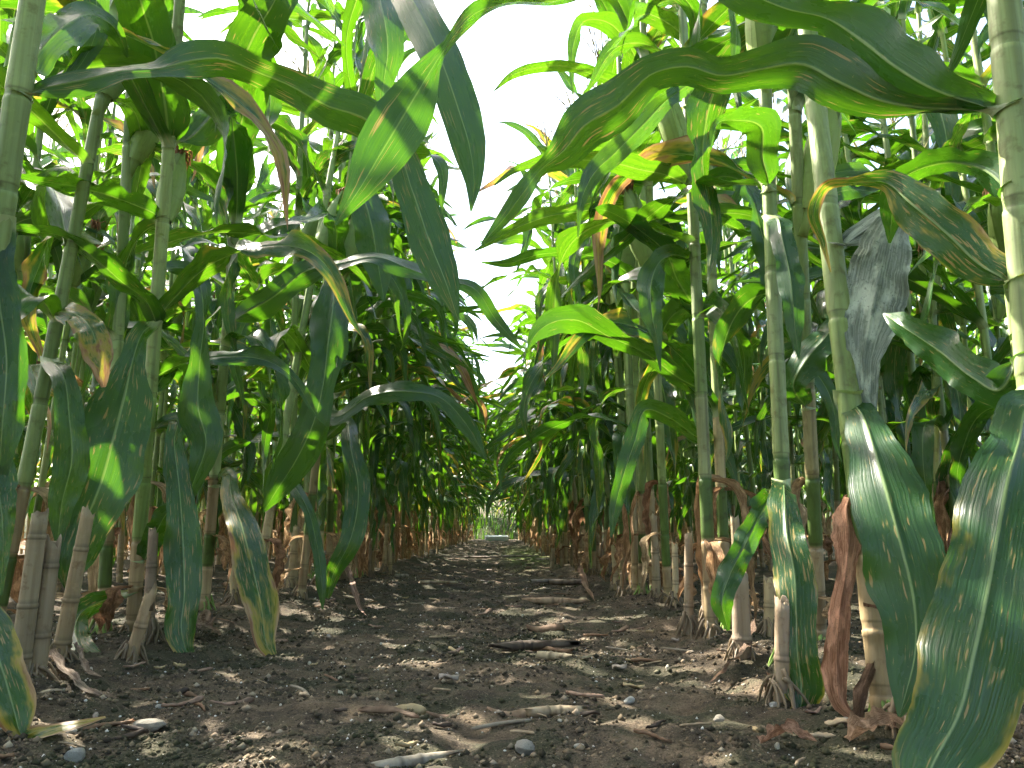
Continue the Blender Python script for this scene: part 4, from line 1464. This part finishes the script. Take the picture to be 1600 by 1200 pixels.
def dry_strip(name, pxs, w, tint, label, cat, seed, lift=.006):
    pts = []
    for q in pxs:
        p = on_ground(q[0], q[1], 0)
        pts.append((p[0], p[1], gz(p[0], p[1]) + lift + (q[2] if len(q) > 2 else 0)))
    o = add(name, strip_mesh(seed, pts, w, tint), loc=pts[0])
    tag(o, label, cat)


TANC, BRN, GRY, YEL, DARK = (.42, .33, .225), (.21, .125, .075), (.34, .29, .25), (.47, .36, .20), (.07, .05, .038)
lay('broken_stalk', stick_mesh(1, .062, .0078, (.46, .38, .25), .03, rag=.5), 872, 1038, -.55, 'pale broken stalk piece with one dark node lying mid path', 'stalk piece', lift=.006)
lay('root_clump', stick_mesh(2, .05, .010, (.10, .075, .055), .1, rag=1.6), 822, 1022, .35, 'dark frayed root clump at the end of the pale stalk piece', 'root clump', lift=.008)
lay('husk_scrap', chip_mesh(3, .075, .016, BRN, .7), 862, 1022, -.25, 'brown husk scrap lying beside the pale stalk piece', 'husk')
lay('broken_stalk', stick_mesh(4, .075, .0125, (.36, .26, .18), .04, rag=.9), 872, 941, -.15, 'stubby broken stalk with frayed pale end, path middle', 'stalk piece', lift=.012)
lay('fallen_stalk', stick_mesh(5, .20, .0085, GRY, .02), 872, 913, -.05, 'long grey fallen stalk lying across the path near the right row', 'stalk piece', lift=.008)
lay('husk_scrap', chip_mesh(6, .085, .026, (.15, .095, .06), .9), 852, 985, -.5, 'curled dark brown husk scrap beyond the pale stalk piece', 'husk')
lay('husk_chunk', chip_mesh(7, .050, .018, YEL, .8, th=.006), 634, 1112, -.25, 'yellowish fibrous husk chunk lying among dark strips', 'husk', lift=.004)
lay('husk_scrap', chip_mesh(8, .085, .014, (.14, .095, .065), .5), 610, 1122, -.5, 'dark husk strip under the yellowish husk chunk', 'husk')
lay('husk_scrap', chip_mesh(9, .085, .013, (.12, .08, .055), .5), 662, 1108, -.3, 'dark bark strip just behind the yellowish husk chunk', 'husk')
lay('broken_stalk', stick_mesh(10, .055, .0070, (.30, .27, .22), .02, rag=.8), 640, 1194, .55, 'silvery grey broken stalk end at the bottom picture edge', 'stalk piece', lift=.004)
lay('broken_stalk', stick_mesh(11, .040, .0065, TANC, .1, rag=.8), 866, 1127, .25, 'short tan stalk stub lying mid path near the bottom', 'stalk piece', lift=.006)
lay('husk_scrap', chip_mesh(12, .075, .022, (.22, .15, .10), .9), 812, 1124, -.15, 'brown husk curl touching the short tan stalk stub', 'husk')
lay('fallen_stalk', stick_mesh(13, .32, .009, GRY, .05), 745, 872, -.12, 'pale stick lying across the far part of the path', 'stalk piece', lift=.008)
lay('fallen_stalk', stick_mesh(14, .14, .0075, TANC, .05), 684, 915, -.1, 'tan stick on the path just off the left row', 'stalk piece', lift=.006)
lay('fallen_stalk', stick_mesh(15, .30, .008, GRY, .03), 815, 869, .1, 'thin pale stick beside the mossy strip on the path', 'stalk piece', lift=.006)
lay('broken_stalk', stick_mesh(16, .06, .011, (.45, .38, .29), .02), 628, 903, .6, 'cut stalk end with pale face near the left row', 'stalk piece', lift=.01)
lay('fallen_stalk', stick_mesh(17, .13, .010, (.20, .15, .11), .04), 888, 918, .02, 'dark stalk lying against the long grey fallen stalk', 'stalk piece', lift=.008)
lay('broken_stalk', stick_mesh(18, .10, .011, (.40, .35, .31), .02), 850, 878, -.3, 'short grey stick at the foot of the right row, far down', 'stalk piece', lift=.008)
dry_strip('dead_leaf', [(45, 1052, .03), (95, 1075), (140, 1098), (185, 1102)], .020, (.36, .28, .21), 'long withered leaf strip curling from the split stump', 'leaf', 21)
dry_strip('dead_leaf', [(112, 1050, .02), (135, 1068), (158, 1075)], .012, (.40, .31, .23), 'short withered leaf strip beside the leaning tan stump', 'leaf', 22)
dry_strip('dead_leaf', [(-40, 850, .10), (20, 868, .09), (70, 885, .07), (115, 925, .03)], .07, (.40, .27, .15), 'broad tan dead leaf slung behind the cut stumps', 'leaf', 23)
dry_strip('dead_leaf', [(-30, 960, .03), (40, 955, .03), (120, 950, .02)], .05, (.38, .28, .17), 'tan dead leaf lying behind the leaning stump', 'leaf', 24)
dry_strip('dead_leaf', [(532, 898, .10), (548, 930, .04), (562, 955, .01), (575, 972)], .028, (.40, .27, .21), 'pinkish dry leaf hanging out from the left row onto the path', 'leaf', 25)
dry_strip('dead_leaf', [(300, 1005, .02), (325, 1005, .02), (345, 1000)], .045, (.34, .24, .17), 'curled dry leaf beside the dark hanging leaf', 'leaf', 26)
dry_strip('dead_leaf', [(1200, 1108), (1230, 1102, .01), (1272, 1112)], .03, (.30, .17, .09), 'brown dead leaf under the mottled hanging leaf', 'leaf', 27)
dry_strip('dead_leaf', [(1180, 1040, .03), (1160, 1060, .01), (1110, 1080)], .02, (.24, .165, .115), 'withered leaf trailing from the weathered stump', 'leaf', 28)
dry_strip('dead_leaf', [(1190, 1195), (1240, 1192, .01), (1280, 1199)], .02, (.34, .20, .13), 'reddish dry leaf scrap at the bottom picture edge', 'leaf', 29)
dry_strip('dead_leaf', [(1330, 1199), (1400, 1190, .012), (1440, 1198)], .03, (.46, .30, .19), 'pale dry leaf scrap at the foot of the hollow stump', 'leaf', 30)
dry_strip('dead_leaf', [(350, 930, .03), (385, 915, .02), (410, 925)], .05, (.38, .27, .18), 'heap-like curled tan leaf behind the blotched leaf', 'leaf', 31)
dry_strip('dead_leaf', [(905, 900, .05), (915, 925, .02), (930, 945)], .03, (.36, .24, .16), 'orange-tan dry leaf at the foot of the right row', 'leaf', 32)
dry_strip('dead_leaf', [(1590, 900, .12), (1580, 1010, .06), (1545, 1130, .01)], .05, (.33, .13, .05), 'rust brown dead leaf behind the large spotted leaf, right edge', 'leaf', 33)

# litter between the rows
g = np.random.default_rng(404)
CHIPS = [chip_mesh(900 + i, g.uniform(.015, .050), g.uniform(.004, .011), [TANC, BRN, GRY, YEL, (.30, .20, .15), DARK][i % 6], g.uniform(.2, .8)) for i in range(18)]
STICKS = [stick_mesh(950 + i, g.uniform(.025, .06), g.uniform(.0010, .0022), [(.27, .23, .18), (.34, .26, .17), BRN][i % 3], .08, nodes=False) for i in range(9)]
spots = 0
for i in range(230):
    yy = .72 + (g.random() ** 1.7) * 5.0
    xx = g.uniform(-.62, .42) if g.random() < .8 else g.uniform(-1.2, 1.0)
    is_s = g.random() < .3
    me = STICKS[g.integers(9)] if is_s else CHIPS[g.integers(18)]
    o = add('twig' if is_s else 'husk_chip', me, loc=(xx, yy, gz(xx, yy) + (.004 if is_s else .003)), rot=(g.normal(0, .12), g.normal(0, .1), g.uniform(-.9, .9)), scale=(g.uniform(.7, 1.25),) * 3)
    tag(o, f"thin {['grey', 'tan', 'brown'][STICKS.index(me) % 3]} twig of corn litter lying on the soil" if is_s else
        f"small {['tan', 'brown', 'grey', 'yellowish', 'reddish brown', 'nearly black'][CHIPS.index(me) % 6]} husk chip lying flat on the dark soil",
        'twig' if is_s else 'husk', 'dry litter on the soil')


def stone_mesh(seed):
    g = np.random.default_rng(seed)
    import bmesh
    bm = bmesh.new()
    bmesh.ops.create_icosphere(bm, subdivisions=2, radius=1)
    ax = np.array([1.0, g.uniform(.65, .95), g.uniform(.5, .75)])
    dirs = unit(g.normal(0, 1, (7, 3)))
    for v in bm.verts:
        p = np.array(v.co)
        for d_ in dirs:
            q = p @ d_
            if q > .72:
                p = p - d_ * (q - .72) * .85
        v.co = p * ax * (1 + g.normal(0, .02))
    me = bpy.data.meshes.new('pebble')
    bm.to_mesh(me)
    bm.free()
    me.materials.append(M_PEBBLE)
    return me


STONES = [stone_mesh(i) for i in range(8)]
for i, (px, py, r_, lab) in enumerate([
    (232, 1138, .0150, 'oblong beige stone near the yellow and brown leaf on the soil'),
    (116, 1190, .0120, 'chunky white stone at the bottom left picture corner'),
    (110, 1160, .0065, 'small white pebble just above the chunky white stone'),
    (250, 1108, .0060, 'small yellowish pebble above the oblong beige stone'),
    (1326, 1164, .0095, 'white angular quartz stone before the reddish dead leaf'),
    (983, 1100, .0080, 'white stone in the middle of the path\'s right half'),
    (1124, 1130, .0070, 'white pebble right of the pale stones on the path'),
    (820, 1180, .0120, 'pale crumbly stone at the bottom middle of the path'),
    (905, 1176, .0060, 'white pebble beside the pale crumbly stone'),
    (1210, 1115, .0065, 'white pebble by the brown dead leaf under the mottled leaf'),
]):
    p = on_ground(px, py, 0)
    o = add('stone', STONES[i % 8], loc=(p[0], p[1], gz(p[0], p[1]) + r_ * .3), rot=(g.uniform(-.3, .3), g.uniform(-.3, .3), g.uniform(0, 6)), scale=(r_ * (1.5 if i == 0 else 1), r_, r_))
    o.data = o.data.copy()
    o.data.materials[0] = M_STONE
    tag(o, lab, 'stone')
for i in range(190):
    yy = .72 + (g.random() ** 1.6) * 3.2
    xx = g.uniform(-.75, .5)
    r_ = .0016 + .0032 * g.random() ** 2
    o = add('pebble', STONES[g.integers(8)], loc=(xx, yy, gz(xx, yy) + r_ * .35), rot=(g.uniform(0, 6), g.uniform(0, 6), g.uniform(0, 6)), scale=(r_,) * 3)
    tag(o, 'tiny pale pebble half sunk in the dark soil', 'pebble', 'pale pebbles scattered over the path')

# crumbs of soil and grit, uncountable
OCT = np.array([(1, 0, 0), (-1, 0, 0), (0, 1, 0), (0, -1, 0), (0, 0, 1), (0, 0, -1)], float)
OCF = [(0, 2, 4), (2, 1, 4), (1, 3, 4), (3, 0, 4), (2, 0, 5), (1, 2, 5), (3, 1, 5), (0, 3, 5)]


def crumbs(name, n, rmin, rmax, mat, label, seed, ymax):
    g = np.random.default_rng(seed)
    yy = .60 + (g.random(n) ** 1.8) * ymax
    xx = g.uniform(-1.05, .85, n) * (1 + .25 * (yy > 2))
    keep = vnoise(xx * 5, yy * 5, 40) + .6 * vnoise(xx * 14, yy * 14, 41) > g.uniform(-.45, .35, n)
    xx, yy = xx[keep], yy[keep]
    n = len(xx)
    r_ = rmin + (rmax - rmin) * g.random(n) ** 3.0
    zz = ground_z(xx, yy) + r_ * .25
    V = OCT[None] * r_[:, None, None] * g.uniform(.6, 1.3, (n, 6, 1))
    a = g.uniform(0, 6.28, n)
    c, s = np.cos(a)[:, None], np.sin(a)[:, None]
    X = V[:, :, 0] * c - V[:, :, 1] * s
    Y = V[:, :, 0] * s + V[:, :, 1] * c
    V = np.stack([X + xx[:, None], Y + yy[:, None], V[:, :, 2] * .8 + zz[:, None]], -1).reshape(-1, 3)
    F = (np.array(OCF)[None] + 6 * np.arange(n)[:, None, None]).reshape(-1, 3)
    me = bpy.data.meshes.new(name)
    me.from_pydata(V.tolist(), [], F.tolist())
    me.polygons.foreach_set('use_smooth', np.ones(len(me.polygons), bool))
    me.materials.append(mat)
    o = add(name, me)
    tag(o, label, 'grit' if name == 'grit' else 'soil', kind='stuff')


crumbs('soil_crumbs', 68000, .0008, .0058, M_CLOD, 'dark crumbly soil grains covering the path', 31, 4.2)
crumbs('soil_grains', 58000, .0005, .0030, M_CLOD, 'fine dark soil grains on the near part of the path', 33, 1.6)
crumbs('grit', 6500, .0007, .0026, M_GRIT, 'fine pale grit sprinkled through the dark soil', 32, 3.2)

# ------------------------------------------------------------------ board at the far end, pipe behind the right row
def box_mesh(name, sx, sy, sz, mat, bev=.006):
    import bmesh
    bm = bmesh.new()
    bmesh.ops.create_cube(bm, size=1)
    bmesh.ops.scale(bm, vec=(sx, sy, sz), verts=bm.verts)
    bmesh.ops.bevel(bm, geom=bm.edges[:], offset=bev, segments=2, affect='EDGES')
    me = bpy.data.meshes.new(name)
    bm.to_mesh(me)
    bm.free()
    me.materials.append(mat)
    return me


p = on_ground(776, 846, 0)
o = add('white_board', box_mesh('white_board', .40, .30, .07, M_BOARD), loc=(at(776, 846, 13.6)[0], 13.6, .045), rot=(R(4), 0, R(3)))
tag(o, 'white board lying flat at the far end of the path', 'board')
V, F = tube([(0.62, 1.30, gz(.62, 1.30) + .012), (.9, 1.30, gz(.9, 1.30) + .012), (1.2, 1.31, .02), (1.9, 1.33, .02)], [.009] * 4, 12)
tag(add('irrigation_pipe', make_mesh('irrigation_pipe', V, F, M_PIPE)), 'thin grey pipe lying on the soil behind the right row', 'pipe')

# every piece keeps its own mesh data (renders faster than thousands of instances)
for o in list(scene.objects):
    if o.type == 'MESH' and o.data.users > 1 and o.name.split('.')[0] in ('leaf', 'dry_leaf'):
        o.data = o.data.copy()
